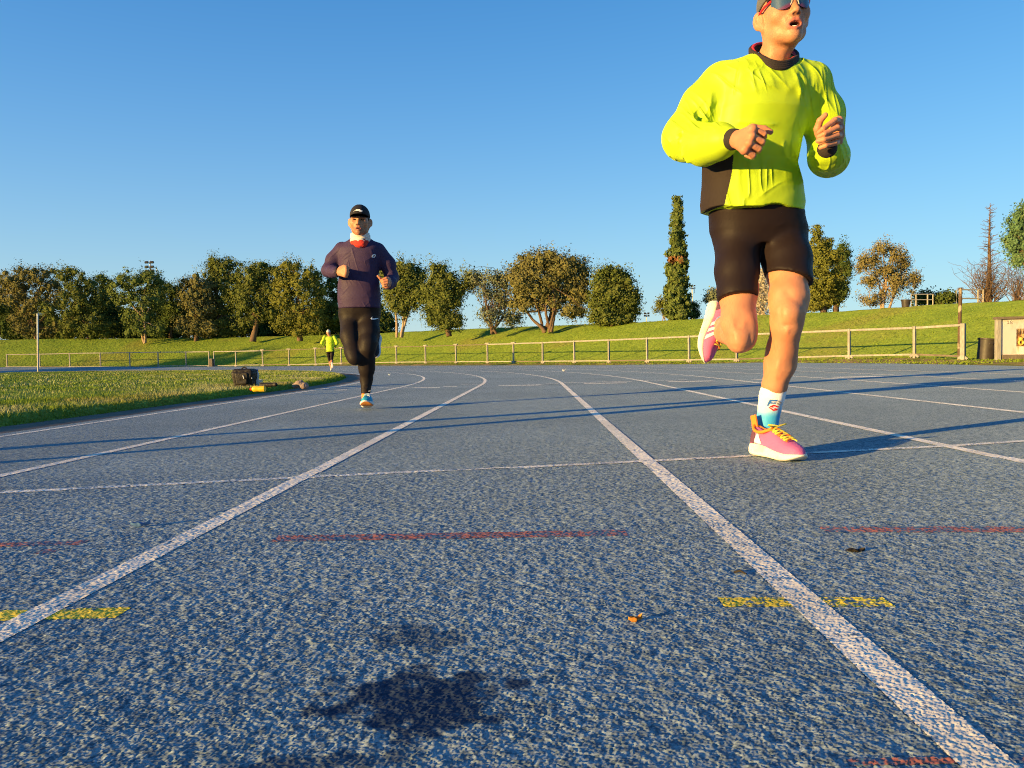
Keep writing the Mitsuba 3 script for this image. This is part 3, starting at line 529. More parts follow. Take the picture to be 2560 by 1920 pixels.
tree('broadleaf_tree', 'open orange brown tree with pale forked trunk right of the conifer', (2212, 772, 36), [(2205, 622, 24, 16), (2235, 640, 24, 20), (2180, 650, 26, 22), (2262, 660, 22, 18), (2155, 668, 16, 18), (2215, 680, 28, 22), (2250, 700, 34, 22), (2180, 700, 22, 20), (2282, 705, 14, 30), (2175, 750, 26, 14), (2225, 735, 20, 14)], 'orange', 7000, seed=24, core=0, clump=0.28, leaf=0.10, trunks=4, fan=0.25, bark='pale_bark', trunk_r=0.17, bare=12)
tree('shrub', 'low grey shrub behind the short cream railing', (2320, 766, 38), [(2310, 748, 18, 12), (2335, 752, 16, 8)], 'dark', 900, seed=25, core=0, clump=0.3, cat_='shrub', trunk_r=0.05, bare=10)
tree('shrub', 'low grey shrub between the two railings', (2368, 762, 37), [(2360, 746, 20, 10), (2382, 750, 12, 8)], 'dark', 900, seed=26, core=0, clump=0.28, cat_='shrub', trunk_r=0.05)
# bare conifer: straight stem with short whorled twigs
def bare_conifer(key_label, px, ytop, ybase, d, half, seed):
    rng = np.random.default_rng(seed); k = thing('bare_conifer', key_label, 'tree'); B, t_ = at(px, ybase, d), at(px, ytop, d); t_ = np.array([B[0], B[1], t_[2]]); H = t_[2] - B[2]
    obj('trunk', limb(B - [0, 0, .3], t_, 0.13, 0.012, rng, 0.004, 12, 6), 'bark', k); ms = []
    for f in np.linspace(0.12, 0.97, 120):
        a = B + (t_ - B) * f; L = half * (1.15 - f) ** 0.8 * rng.uniform(0.4, 1.15); an = rng.uniform(0, 6.28)
        b = a + np.array([math.cos(an) * L, math.sin(an) * L, L * rng.uniform(0.05, 0.55)]); ms.append(limb(a, b, 0.016, 0.005, rng, 0.12, 5, 4))
        for _ in range(2): q = a + (b - a) * rng.uniform(.4, .9); ms.append(limb(q, q + rng.normal(size=3) * L * .2 + [0, 0, L * .15], 0.008, 0.003, rng, .1, 3, 3))
    obj('twig', cat(ms), 'bark', k, kind='stuff')
bare_conifer('tall bare leafless conifer near the right edge of the frame', 2474, 508, 760, 37, 0.85, 77)
def bare_shrub(label, px, py, d, hw, hh, n, seed, bark='bark'):
    rng = np.random.default_rng(seed); k = thing('bare_shrub', label, 'shrub'); B = at(px, py, d); sc = d / FPX; ms = []
    for _ in range(n):
        tip = B + [rng.normal() * hw * sc * .55, rng.normal() * hw * sc * .4, hh * sc * rng.uniform(0.45, 1.05)]; a = B + [rng.normal() * .15, rng.normal() * .1, -0.1]
        m_ = limb(a, tip, 0.022, 0.005, rng, 0.10, 7, 4); ms.append(m_); pts = m_.vertices[:28].reshape(-1, 4, 3).mean(1)
        for _ in range(7):
            q = pts[rng.integers(2, 7)]; ms.append(limb(q, q + [rng.normal() * .3, rng.normal() * .25, rng.uniform(.05, .45)], 0.009, 0.003, rng, .12, 4, 3))
    obj('branch', cat(ms), bark, k, kind='stuff')
bare_shrub('bare brown shrub spreading around the foot of the tall bare conifer', 2470, 760, 36, 60, 100, 70, 5)
bare_shrub('bare grey bush at the right edge under the feathery green tree', 2545, 757, 35, 34, 90, 40, 6)
tree('broadleaf_tree', 'blue green feathery tree cut off by the right edge of the frame', (2610, 752, 30), [(2540, 555, 22, 30), (2575, 540, 34, 36), (2535, 600, 24, 26), (2570, 610, 34, 40), (2550, 640, 20, 24), (2600, 650, 36, 40)], 'feather', 6000, seed=30, clump=0.28, leaf=0.11, depth=0.8, trunk_r=0.2)
BACK = ['at the far left edge behind the brown crown', 'behind the slim pole at the far left', 'between the first two front trees', 'behind the dark green drooping tree', 'left of the floodlight mast behind the pointed dark tree', 'right behind the floodlight mast', 'in the dip right of the floodlight mast', 'behind the brownish rounded tree', 'behind the tallest olive tree', 'behind the tree with the bare brown trunk', 'between the bare brown trunk and the golden tree', 'behind the far jogger', 'just left of the dark clothed runner', 'hidden behind the dark clothed runner', 'right of the dark clothed runner behind the pale trunk fan']
# shaded trees of the second row, seen as a dark belt between and under the front crowns
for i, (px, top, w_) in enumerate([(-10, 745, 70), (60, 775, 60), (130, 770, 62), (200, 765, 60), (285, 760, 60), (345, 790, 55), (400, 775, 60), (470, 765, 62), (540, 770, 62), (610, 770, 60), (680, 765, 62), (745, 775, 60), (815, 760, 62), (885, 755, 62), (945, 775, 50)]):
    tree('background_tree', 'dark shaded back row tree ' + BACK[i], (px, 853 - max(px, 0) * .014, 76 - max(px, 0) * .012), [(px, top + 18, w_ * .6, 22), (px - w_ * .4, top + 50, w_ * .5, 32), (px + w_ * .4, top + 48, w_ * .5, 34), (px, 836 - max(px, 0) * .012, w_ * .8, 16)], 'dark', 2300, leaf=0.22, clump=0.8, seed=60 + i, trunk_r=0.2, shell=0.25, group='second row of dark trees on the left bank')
# trees out of the frame on the left whose shade reaches the far left of the bank
tree('broadleaf_tree', 'tree beyond the left edge of the frame whose shade falls on the far bank', (-7476, 890, 18.5), [(-7476, 240, 330, 240), (-7300, 420, 250, 200), (-7680, 400, 260, 200)], 'dark', 3500, leaf=.3, clump=1.0, seed=31, trunk_r=.4)
# ---------------------------------------------------------------- figures: smooth signed-distance bodies
def pxr(px, d): return px * d / (FPX * 1.06)       # radius of something px pixels wide (half width) at depth d
def cap(a, b, ra, rb=None, k=0.03): return ('c', np.asarray(a, float), np.asarray(b, float), ra, ra if rb is None else rb, k, 1)
def ell(c, r, k=0.03, R=None): return ('e', np.asarray(c, float), np.asarray(r, float), np.eye(3) if R is None else R, 0, k, 1)
def cut(p): return p[:6] + (-1,)
def chain(pts, rads, k=0.03): return [cap(pts[i], pts[i + 1], rads[i], rads[i + 1], k) for i in range(len(pts) - 1)]
def loft(rows, k=0.03, axis_x=(1, 0, 0), p=2.3):
    """Body section stack: rows of (centre, half width, half depth); centre z ascending."""
    return ('l', np.array([r[0] for r in rows], float), np.array([r[1:] for r in rows], float), np.asarray(axis_x, float) / np.linalg.norm(axis_x), p, k, 1)
def prim(q, P):
    if q[0] == 'c':
        a, b, ra, rb = q[1:5]; ab = b - a; t = np.clip((P - a) @ ab / max(ab @ ab, 1e-12), 0, 1)
        return np.linalg.norm(P - a - t[:, None] * ab, axis=1) - (ra + (rb - ra) * t)
    if q[0] == 'e':
        L = (P - q[1]) @ q[3]; k0 = np.linalg.norm(L / q[2], axis=1); k1 = np.linalg.norm(L / q[2] ** 2, axis=1) + 1e-9
        return np.where(k0 > 0.2, k0 * (k0 - 1) / k1, (k0 - 1) * q[2].min())
    C, W, ax, pw = q[1:5]; z = P[:, 2]; zs = C[:, 2]; zc = np.clip(z, zs[0], zs[-1])
    cx, cy, w, dp = (np.interp(zc, zs, v) for v in (C[:, 0], C[:, 1], W[:, 0], W[:, 1]))
    ay = np.array([-ax[1], ax[0], 0]); dx, dy = P[:, 0] - cx, P[:, 1] - cy
    u, v = np.abs(dx * ax[0] + dy * ax[1]) / w, np.abs(dx * ay[0] + dy * ay[1]) / dp
    k0 = (u ** pw + v ** pw) ** (1 / pw) + 1e-9; k1 = ((u / w) ** 2 + (v / dp) ** 2) ** 0.5 + 1e-9
    d2 = np.where(k0 > 0.25, (k0 - 1) * np.hypot(u, v) / k1, (k0 - 1) * np.minimum(w, dp)); dz = np.maximum(zs[0] - z, z - zs[-1])
    return np.where(dz > 0, np.hypot(np.maximum(d2, 0), dz) + np.minimum(d2, 0) * 0, np.maximum(d2, dz))
def reach(q):
    if q[0] == 'c': return (q[1] + q[2]) / 2, np.linalg.norm(q[1] - q[2]) / 2 + max(q[3], q[4])
    if q[0] == 'e': return q[1], q[2].max()
    lo, hi = q[1].min(0) - q[2].max(), q[1].max(0) + q[2].max(); lo[2], hi[2] = q[1][0, 2], q[1][-1, 2]; return (lo + hi) / 2, np.linalg.norm(hi - lo) / 2
def field(prims, P, centers=None, rad=0.0):
    """centers/rad: block layout (n blocks of equal size) for culling."""
    d = np.full(len(P), 9.0); nb = 1 if centers is None else len(centers); m = len(P) // nb
    for q in prims:
        if centers is None: sel = slice(None)
        else:
            c, R = reach(q); near = np.linalg.norm(centers - c, axis=1) < R + rad + q[5] + 0.05
            if not near.any(): continue
            sel = np.repeat(near, m)
        e = prim(q, P[sel]); a = d[sel]; k = max(q[5], 1e-6)
        if q[6] > 0: h = np.maximum(k - np.abs(a - e), 0) / k; d[sel] = np.minimum(a, e) - h * h * k * 0.25
        else: h = np.maximum(k - np.abs(a + e), 0) / k; d[sel] = np.maximum(a, -e) + h * h * k * 0.25
    return d
def sdf_mesh(prims, h, clip=None, pad=0.03, lo=None, hi=None):
    """Naive surface nets of the smooth union; clip(P) > 0 cuts material away."""
    bb = [reach(q) for q in prims if q[6] > 0]
    lo = np.min([c - R for c, R in bb], 0) - pad if lo is None else np.asarray(lo, float); hi = np.max([c + R for c, R in bb], 0) + pad if hi is None else np.asarray(hi, float)
    B = 8; nb = np.ceil((hi - lo) / (B * h)).astype(int); ctr = lo + (np.stack(np.meshgrid(*[np.arange(n) for n in nb], indexing='ij'), -1).reshape(-1, 3) + 0.5) * B * h
    def F(P, *a):
        d = field(prims, P, *a)
        return d if clip is None else np.maximum(d, clip(P))
    dc = F(ctr); keep = np.abs(dc) < B * h * 0.9 + 0.012; n = nb * B
    V = np.repeat(np.repeat(np.repeat(dc.reshape(nb).astype(np.float32), B, 0), B, 1), B, 2)
    off = np.stack(np.meshgrid(*[np.arange(B)] * 3, indexing='ij'), -1).reshape(-1, 3); bi = np.stack(np.meshgrid(*[np.arange(k) for k in nb], indexing='ij'), -1).reshape(-1, 3)[keep]
    ii = (bi[:, None] * B + off[None]).reshape(-1, 3); P = lo + ii * h
    V[ii[:, 0], ii[:, 1], ii[:, 2]] = F(P, ctr[keep], B * h * 0.87)
    s = V < 0; cnt = np.zeros(tuple(n - 1), np.int8)
    for a in (0, 1):
        for b in (0, 1):
            for c in (0, 1): cnt += s[a:n[0] - 1 + a, b:n[1] - 1 + b, c:n[2] - 1 + c]
    act = np.argwhere((cnt > 0) & (cnt < 8)); idx = np.full(tuple(n - 1), -1, np.int32); idx[act[:, 0], act[:, 1], act[:, 2]] = np.arange(len(act))
    acc, num = np.zeros((len(act), 3)), np.zeros((len(act), 1)); cor = [np.array(c) for c in np.ndindex(2, 2, 2)]; val = {tuple(c): V[act[:, 0] + c[0], act[:, 1] + c[1], act[:, 2] + c[2]].astype(float) for c in cor}
    for ax in range(3):
        for c in cor:
            if c[ax]: continue
            e = c.copy(); e[ax] = 1; v0, v1 = val[tuple(c)], val[tuple(e)]; x = (v0 < 0) != (v1 < 0); t = np.where(x, v0 / np.where(x, v0 - v1, 1), 0)
            q = np.tile(c.astype(float), (len(act), 1)); q[:, ax] = t; acc += q * x[:, None]; num += x[:, None]
    verts = lo + (act + acc / np.maximum(num, 1)) * h; faces = []
    for ax in range(3):
        o = [1, 1, 1]; o[ax] = 0; sl0 = [slice(1, n[i] - 1) if o[i] else slice(0, n[i] - 1) for i in range(3)]; sl1 = list(sl0); sl1[ax] = slice(1, n[ax])
        A, Bv = s[tuple(sl0)], s[tuple(sl1)]; e = np.argwhere(A != Bv); base = e + np.array(o); inside = A[e[:, 0], e[:, 1], e[:, 2]]
        u, v = [i for i in range(3) if i != ax]; du, dv = np.eye(3, dtype=int)[u], np.eye(3, dtype=int)[v]
        q = np.stack([idx[tuple((base - k).T)] for k in (du + dv, dv, 0 * du, du)], 1)
        flip = inside if ax != 1 else ~inside
        q = np.where(flip[:, None], q, q[:, ::-1]); q = q[(q >= 0).all(1)]; faces += [q[:, [0, 1, 2]], q[:, [0, 2, 3]]]
    m = trimesh.Trimesh(verts, np.vstack(faces), process=False); m.remove_unreferenced_vertices(); return m
def vnormals(m): return np.array(meshkit.arrays((m.vertices, m.faces), True)[2])
def smooth_mesh(m, it=4, lam=0.5):
    """Cheap Laplacian/Taubin smoothing with sparse matrices."""
    from scipy.sparse import coo_matrix
    e = np.vstack([m.faces[:, [0, 1]], m.faces[:, [1, 2]], m.faces[:, [2, 0]]]); n = len(m.vertices)
    A = coo_matrix((np.ones(2 * len(e)), (np.r_[e[:, 0], e[:, 1]], np.r_[e[:, 1], e[:, 0]])), shape=(n, n)).tocsr(); deg = np.asarray(A.sum(1)).ravel()[:, None] + 1e-9; v = np.array(m.vertices)
    for i in range(it): v = v + (A @ v / deg - v) * (lam if i % 2 == 0 else -lam * 1.04)
    return trimesh.Trimesh(v, m.faces, process=False)
def seg_dist(P, a, b):
    ab = b - a; t = np.clip((P - a) @ ab / max(ab @ ab, 1e-12), 0, 1); return np.linalg.norm(P - a - t[:, None] * ab, axis=1), t
def fold(m, segs, noise_amp=0.0, noise_f=(8, 8, 8), seed=0, ridge=True):
    """Push the cloth along its normals: segs of (a, b, height, width); plus wrinkle noise."""
    N = vnormals(m); P = np.array(m.vertices); D = np.zeros(len(P))
    for a, b, A, w in segs:
        d, t = seg_dist(P, np.asarray(a, float), np.asarray(b, float)); D += A * (np.exp(-(d / w) ** 2) if w > 0 else np.exp(d / w * 1.3)) * np.sin(np.clip(t, 0.04, 0.96) * np.pi) ** 0.6
    if noise_amp:
        q = meshkit.fbm(P * np.asarray(noise_f) + 0.35 * meshkit.fbm(P * 5, 2, seed + 9)[:, None], 3, seed)
        D += noise_amp * ((1 - 2 * np.abs(2 * q - 1)) if ridge else (2 * q - 1))
    return trimesh.Trimesh(P + N * D[:, None], m.faces, process=False)
def frame(origin, fwd, upv=(0, 0, 1)):
    """Local frame: x to the viewer's right of somebody facing us (their left), y forward, z up."""
    f = np.asarray(fwd, float); f /= np.linalg.norm(f); u = np.asarray(upv, float); u = u - f * (u @ f); u /= np.linalg.norm(u); x = np.cross(f, u) * -1
    return np.asarray(origin, float), np.stack([x, f, u], 1)
def local(p, O, M):
    """World point (drjit) into a local frame."""
    x, y, z = p.x - float(O[0]), p.y - float(O[1]), p.z - float(O[2])
    return [x * float(M[0, i]) + y * float(M[1, i]) + z * float(M[2, i]) for i in range(3)]

# ---------------------------------------------------------------- heads
def head_prims(O, M, sc=1.0, mouth=1.0, wide=1.0, neck_to=None, neck_r=0.058):
    w = lambda x, y, z: O + M @ (np.array([x * wide, y, z]) * sc); S = sc; out = []
    E = lambda c, r, k, R=None: ell(w(*c), np.array(r) * S, k * S, M if R is None else M @ R)
    C = lambda a, b, ra, rb, k: cap(w(*a), w(*b), ra * S, rb * S, k * S)
    out += [E((0, -0.012, 0.030), (0.075 * wide, 0.098, 0.090), 0.03), E((0, 0.020, -0.035), (0.063 * wide, 0.068, 0.085), 0.035)]
    for s in (-1, 1):
        out += [C((s * .050, -.005, -.056), (s * .033, .036, -.090), .018, .017, .03), C((s * .033, .036, -.090), (0, .064, -.104), .017, .019, .025), E((s * .045, .054, -.030), (.021, .018, .022), .04)]
        out += [C((s * .045, .070, .014), (s * .012, .085, .011), .011, .011, .02)]
    out += [E((0, .068, -.106), (.022, .018, .017), .02)]
    for s in (-1, 1): out.append(cut(E((s * .032, .092, -.006), (.019, .016, .012), .016)))
    out += [C((0, .082, .004), (0, .108, -.038), .0085, .0115, .014), E((0, .110, -.041), (.0115, .011, .010), .008)]
    for s in (-1, 1): out.append(E((s * .0135, .098, -.045), (.0085, .011, .008), .008))
    for s in (-1, 1): out.append(cut(E((s * .0075, .106, -.0515), (.004, .006, .003), .004)))
    out += [E((0, .079, -.070), (.031, .020, .024), .02)]
    o = 0.0055 * mouth
    for s in (-1, 1):
        out += [C((s * .025, .083, -.076), (s * .008, .0925, -.0705 + o * .5), .0040, .0050, .008), C((s * .022, .082, -.080 - o), (0, .0895, -.0860 - o), .0042, .0054, .008)]
    out.append(cut(E((0, .102, -.0785 - o * .25), (.0205, .026, .0022 + o), .004)))
    # ears
    for s in (-1, 1):
        a = 0.70 * s; R = np.array([[math.cos(a), -math.sin(a), 0], [math.sin(a), math.cos(a), 0], [0, 0, 1.0]])
        out += [E((s * .088, -.016, -.018), (.0085, .021, .033), .008, R), E((s * .078, -.004, -.047), (.007, .010, .013), .01)]
        out.append(cut(E((s * .0945, -.006, -.013), (.0085, .0135, .021), .003, R)))
    if neck_to is not None:
        nk = np.asarray(neck_to, float); out.append(cap(w(0, -.020, -.075), nk, neck_r * S, neck_r * 1.06, 0.035))
        for s in (-1, 1): out.append(cap(w(s * .052, -.020, -.060), nk + M @ np.array([s * 0.014, 0.050, 0.0]), .014 * S, .013, 0.03))
    return out
def face_lines(m, O, M, S=1.0):
    w = lambda x, y, z: O + M @ (np.array([x, y, z]) * S); g = []
    for s in (-1, 1):
        g += [(w(s * .017, .100, -.044), w(s * .033, .083, -.078), -.0032, .0055), (w(s * .056, .048, -.050), w(s * .046, .062, -.082), -.0045, .014), (w(s * .030, .090, -.024), w(s * .050, .074, -.020), -.002, .005), (w(s * .012, .092, -.097), w(s * .026, .080, -.094), -.002, .005)]
    g += [(w(-.014, .088, -.098), w(.014, .088, -.098), -.003, .006), (w(0, .105, -.058), w(0, .101, -.066), -.0015, .003)]
    return fold(m, g)
def skin_mat(name, base, O=None, M=None, sc=1.0, stubble=0.0, lip=(0.50, 0.17, 0.13), mouth=1.0):
    def fn(p, n, uv):
        a = fbm(p.x * 28, p.y * 28, p.z * 28, 3); c = mi.Color3f(*base) * (0.86 + 0.28 * a)
        b = fbm(p.x * 9, p.y * 9, p.z * 9, 2); c = mix(c, c * mi.Color3f(1.05, 0.80, 0.76), smoothstep(0.35, 0.75, b) * 0.55)
        if O is not None:
            x, y, z = [v / sc for v in local(p, O, M)]; ax = dr.abs(x)
            if stubble:
                st = smoothstep(-0.048, -0.070, z + 0.25 * dr.maximum(ax - 0.03, 0)) * smoothstep(-0.125, -0.112, z) * smoothstep(0.0, 0.03, y)
                c = mix(c, mi.Color3f(0.10, 0.055, 0.035), st * stubble * (0.6 + 0.5 * noise(p.x * 400, p.y * 400, p.z * 400)))
                c = mix(c, mi.Color3f(0.05, 0.03, 0.02), smoothstep(0.007, 0.003, dr.abs(z - 0.012 - 0.1 * (0.03 - dr.abs(ax - 0.03)))) * smoothstep(0.01, 0.016, ax) * smoothstep(0.052, 0.046, ax) * smoothstep(0.05, 0.06, y))
            o = 0.0055 * mouth; lp = smoothstep(1.25, 0.85, dr.sqrt(dr.square(x / 0.029) + dr.square((z + 0.0785 + o * .3) / (0.0125 + o)))) * smoothstep(0.078, 0.086, y)
            c = mix(c, mi.Color3f(*lip), lp * 0.75)
            inside = smoothstep(1.05, 0.8, dr.sqrt(dr.square(x / 0.0195) + dr.square((z + 0.0785 + o * .25) / (0.0022 + o)))) * smoothstep(0.093, 0.088, y) * smoothstep(0.06, 0.07, y)
            c = mix(c, mi.Color3f(0.05, 0.012, 0.01), inside)
            nost = smoothstep(0.0065, 0.003, dr.sqrt(dr.square(ax - 0.0075) + dr.square(z + 0.0515))) * smoothstep(0.09, 0.097, y); c = mix(c, mi.Color3f(0.12, 0.04, 0.03), nost * 0.8)
        return c
    scene[name] = {'type': 'bumpmap', 'height': proc(lambda p, n, uv: fbm(p.x * 150, p.y * 150, p.z * 150, 3), 1e-3), 'scale': 0.0007, 'bsdf': {'type': 'principled', 'base_color': proc(fn), 'roughness': 0.5, 'specular': 0.3}}
    return name
def skin_plain(name, base): return skin_mat(name, base)
# ---------------------------------------------------------------- running shoes
def shoe(parent, name, O, fwd, upv, L, colors, side=1, detail=True, tab_='orange_trim', collar=0.0):
    """O: ground point under the heel; fwd: towards the toe; side: +1 when the outer side lies on the local +x."""
    f = np.asarray(fwd, float); f /= np.linalg.norm(f); u = np.asarray(upv, float); u = u - f * (u @ f); u /= np.linalg.norm(u); r = np.cross(f, u) * side; O = np.asarray(O, float)
    W = lambda x, y, z: O + np.multiply.outer(np.asarray(x, float), f) * L + np.multiply.outer(np.asarray(y, float), r) * L + np.multiply.outer(np.asarray(z, float), u) * L
    us = [0, .03, .08, .18, .32, .45, .6, .72, .84, .92, .97, 1.0]
    hw = [0.055, .095, .122, .135, .128, .135, .165, .178, .160, .118, .070, .02]; cx = [0, 0, 0, 0, .004, .010, .012, .004, -.012, -.022, -.028, -.03]
    zb = [.045, .018, .004, 0, 0, 0, 0, 0, .012, .040, .066, .085]; th = [.105, .140, .165, .172, .160, .142, .126, .112, .094, .068, .042, .018]
    I = lambda q, t: np.interp(q, us, t)
    def sm(t): return np.interp(np.linspace(0, 1, 60), us, t)
    uu = np.concatenate([np.linspace(0, .1, 9), np.linspace(.13, .85, 26), np.linspace(.87, 1, 10)])
    ph = np.linspace(0, 2 * np.pi, 25)[:-1]; cc, s_ = np.cos(ph), np.sin(ph); e = 0.42; sx, sz = np.sign(cc) * np.abs(cc) ** e, np.sign(s_) * np.abs(s_) ** 0.55
    def ring_mesh(ufn): pass
    q = uu[:, None]; zc_, hh = I(q, zb) + I(q, th) / 2, I(q, th) / 2
    flare = 1.0 + 0.06 * (-sz)[None]
    P = W(q + 0 * sx[None], I(q, cx) + (I(q, hw) + .012) * sx[None] * flare, zc_ + hh * sz[None])
    def closed_loft(P):
        n, m = P.shape[:2]; i, j = np.meshgrid(np.arange(n - 1), np.arange(m), indexing='ij'); a, b = i * m + j, i * m + (j + 1) % m
        fcs = np.vstack([np.stack([a, b, b + m], -1).reshape(-1, 3), np.stack([a, b + m, a + m], -1).reshape(-1, 3)]); v = P.reshape(-1, 3)
        v = np.vstack([v, P[0].mean(0), P[-1].mean(0)]); k = np.arange(m); k2 = (k + 1) % m; o = (n - 1) * m
        fcs = np.vstack([fcs, np.stack([k2, k, 0 * k + n * m], 1), np.stack([k + o, k2 + o, 0 * k + n * m + 1], 1)])
        mm = trimesh.Trimesh(v, fcs, process=False)
        if mm.volume < 0: mm.invert()
        return mm
    key = obj(name, closed_loft(P), colors['sole'], parent, smooth=50)
    if 'outsole' in colors:
        qo = np.linspace(0.66, 0.985, 12)[:, None]; so = np.linspace(-0.93, 0.93, 9)[None]
        P2 = W(qo + 0 * so, I(qo, cx) + (I(qo, hw) + .006) * so, I(qo, zb) - 0.004 + 0.03 * np.abs(so) ** 6 * I(qo, th)); g = grid_mesh(P2); g2 = grid_mesh(P2 + u * 0.003); g2.invert(); obj('outsole', cat([g, g2]), colors['outsole'], key, smooth=50)
    # upper
    hk = [.01, .05, .12, .22, .32, .40, .5, .6, .7, .8, .88, .94, .985]; ht = [.15, .235, .21, .175, .195, .235, .215, .185, .155, .13, .11, .08, .02]
    hu = [.050, .098, .112, .108, .104, .112, .130, .150, .157, .148, .122, .085, .03]
    H = lambda q: np.interp(q, hk, ht) ; U = lambda q: np.interp(q, hk, hu)
    def Sf(q, phi, lift=0.0):
        """Point on the upper: q along the foot, phi 0..pi over the top (0 = outer side)."""
        q, phi = np.asarray(q, float), np.asarray(phi, float); c, s = np.cos(phi), np.sin(phi); pw = 0.75
        x = np.sign(c) * np.abs(c) ** pw * (U(q) * (1 - 0.36 * np.clip(s, 0, 1) ** 2 * np.clip((0.55 - q) / 0.2, 0, 1)) + lift); z = I(q, zb) + I(q, th) * 0.86 + (H(q) + lift) * s ** 0.85 * np.where(s > 0, 1, 0)
        return W(q, I(q, cx) + x, z)
    qq, pp = np.meshgrid(np.concatenate([np.linspace(.01, .08, 7), np.linspace(.11, .9, 34), np.linspace(.915, .985, 7)]), np.linspace(0, np.pi, 29), indexing='ij'); m = grid_mesh(Sf(qq, pp))
    m2 = closed_loft(np.concatenate([Sf(qq, pp), Sf(qq[:, ::-1], pp[:, ::-1])[:, 1:-1] * 0 + W(qq[:, ::-1], I(qq[:, ::-1], cx) + np.cos(pp[:, ::-1]) * U(qq[:, ::-1]) * .9, I(qq[:, ::-1], zb) + I(qq[:, ::-1], th) * .8)[:, 1:-1]], 1))
    obj('upper', m2, colors['upper'], key, smooth=60)
    def patch(nm, corners, mt, lift=0.006, n=8):
        a, b, c, d = corners; s, t = np.meshgrid(np.linspace(0, 1, n), np.linspace(0, 1, n), indexing='ij')
        q = (a[0] * (1 - s) + b[0] * s) * (1 - t) + (d[0] * (1 - s) + c[0] * s) * t; f_ = (a[1] * (1 - s) + b[1] * s) * (1 - t) + (d[1] * (1 - s) + c[1] * s) * t
        g = grid_mesh(Sf(q, f_, lift)); g2 = grid_mesh(Sf(q, f_, lift - 0.003)); g2.invert(); cen = Sf(np.mean([x[0] for x in corners]), 1.57) - u * L * .1
        if ((g.triangles_center - cen) * g.face_normals).sum(1).mean() < 0: g.invert(); g2.invert()
        obj(nm, cat([g, g2]), mt, key, smooth=60)
    if 'stripe' in colors:
        for j, q0 in enumerate((.36, .48, .60)):
            for a, b in ((0.06, 0.82),): patch('stripe', [(q0 + .055, a), (q0 + .125, a), (q0 + .02, b), (q0 - .04, b)] if True else None, colors['stripe'])
        patch('side_mark', [(.16, np.pi - .10), (.30, np.pi - .10), (.20, np.pi - .75), (.17, np.pi - .75)], colors['stripe'], 0.007)
        for a, b in ((0.05, 1.0), (np.pi - .05, np.pi - 1.0)): patch('heel_panel', [(.04, a), (.20, a), (.10, b), (.05, b)], colors['panel'], 0.005)
    if 'stripe_side' in colors:
        for a, b in ((0.1, 0.9), (np.pi - .1, np.pi - .9)): patch('stripe', [(.30, a), (.36, a), (.52, b), (.46, b)], colors['stripe_side'])
    if detail:
        if 'laces' in colors:
            for j, q0 in enumerate(np.linspace(.40, .74, 7)):
                dphi = 0.50 - 0.02 * j
                for sgn in (-1, 1):
                    t = np.linspace(-1, 1, 9); pts = Sf(q0 + sgn * 0.022 * t, np.pi / 2 + t * dphi, 0.020 + 0.012 * (1 - t ** 2)); obj('lace', tube(pts, 0.0032 if L > .2 else .002, 6), colors['laces'][(j + (sgn > 0)) % len(colors['laces'])], key, smooth=60)
            for sgn in (-1, 1):
                t = np.linspace(0, 1, 9); a0 = Sf(.40, np.pi / 2, .03); pts = a0 + np.outer(np.sin(t * np.pi), r) * sgn * 0.038 + np.outer(np.sin(t * np.pi * .5) * .03, f) + np.outer(np.sin(t * 2.6) * 0.012, u); obj('lace', tube(pts, 0.003, 6), colors['laces'][0], key, smooth=60)
        # padded collar ring and heel tab
        t = np.linspace(0, 2 * np.pi, 28)[:-1]; qc, yc = 0.215 + 0.185 * np.cos(t), 0.090 * np.sin(t); zr = I(qc, zb) + I(qc, th) * .86 + np.interp(qc, [.03, .10, .2, .3, .40], [.245, .190, .168, .185, .238])
        pts = W(qc, yc, zr); ringp = np.vstack([pts, pts[:1]]); obj('collar', tube(ringp, 0.0062 + collar, 8, caps=False), colors['collar'], key, smooth=60)
        a0 = W(0.035, 0, .34); obj('heel_tab', cat([bar(a0, W(-0.01, 0, .52), 0.032, 0.006, r)]), colors['collar'], key)
    return key

def decal(poly2d, mt, nm, parent, surf, O, right, upv, lift=0.0012, size=0.004, ray_dir=(0, 1.0, 0), label=None):
    """Flat print laid onto a surface: polygons (metres, x along right, y along upv from O), pressed onto surf along ray_dir."""
    ms = poly2d if isinstance(poly2d, trimesh.Trimesh) else trimesh.util.concatenate([trimesh.creation.extrude_polygon(g, .0006, engine='earcut') for g in poly2d])
    m_ = ms.copy().subdivide_to_size(size); v = np.array(m_.vertices); rd = np.asarray(ray_dir, float); src = O + np.outer(v[:, 0], right) + np.outer(v[:, 1], upv) - rd * 0.5
    loc, ri_, ti_ = surf.ray.intersects_location(src, np.tile(rd, (len(src), 1)), multiple_hits=False)
    out = src + rd * 0.5; Nn = np.tile(-rd, (len(src), 1)); out[ri_] = loc; Nn[ri_] = surf.face_normals[ti_]
    m_.vertices = out + Nn * (lift + v[:, 2:3]); f_ = np.isin(m_.faces, ri_).all(1)
    m_.update_faces(f_); return obj(nm, m_, mt, parent, smooth=False, label=label)
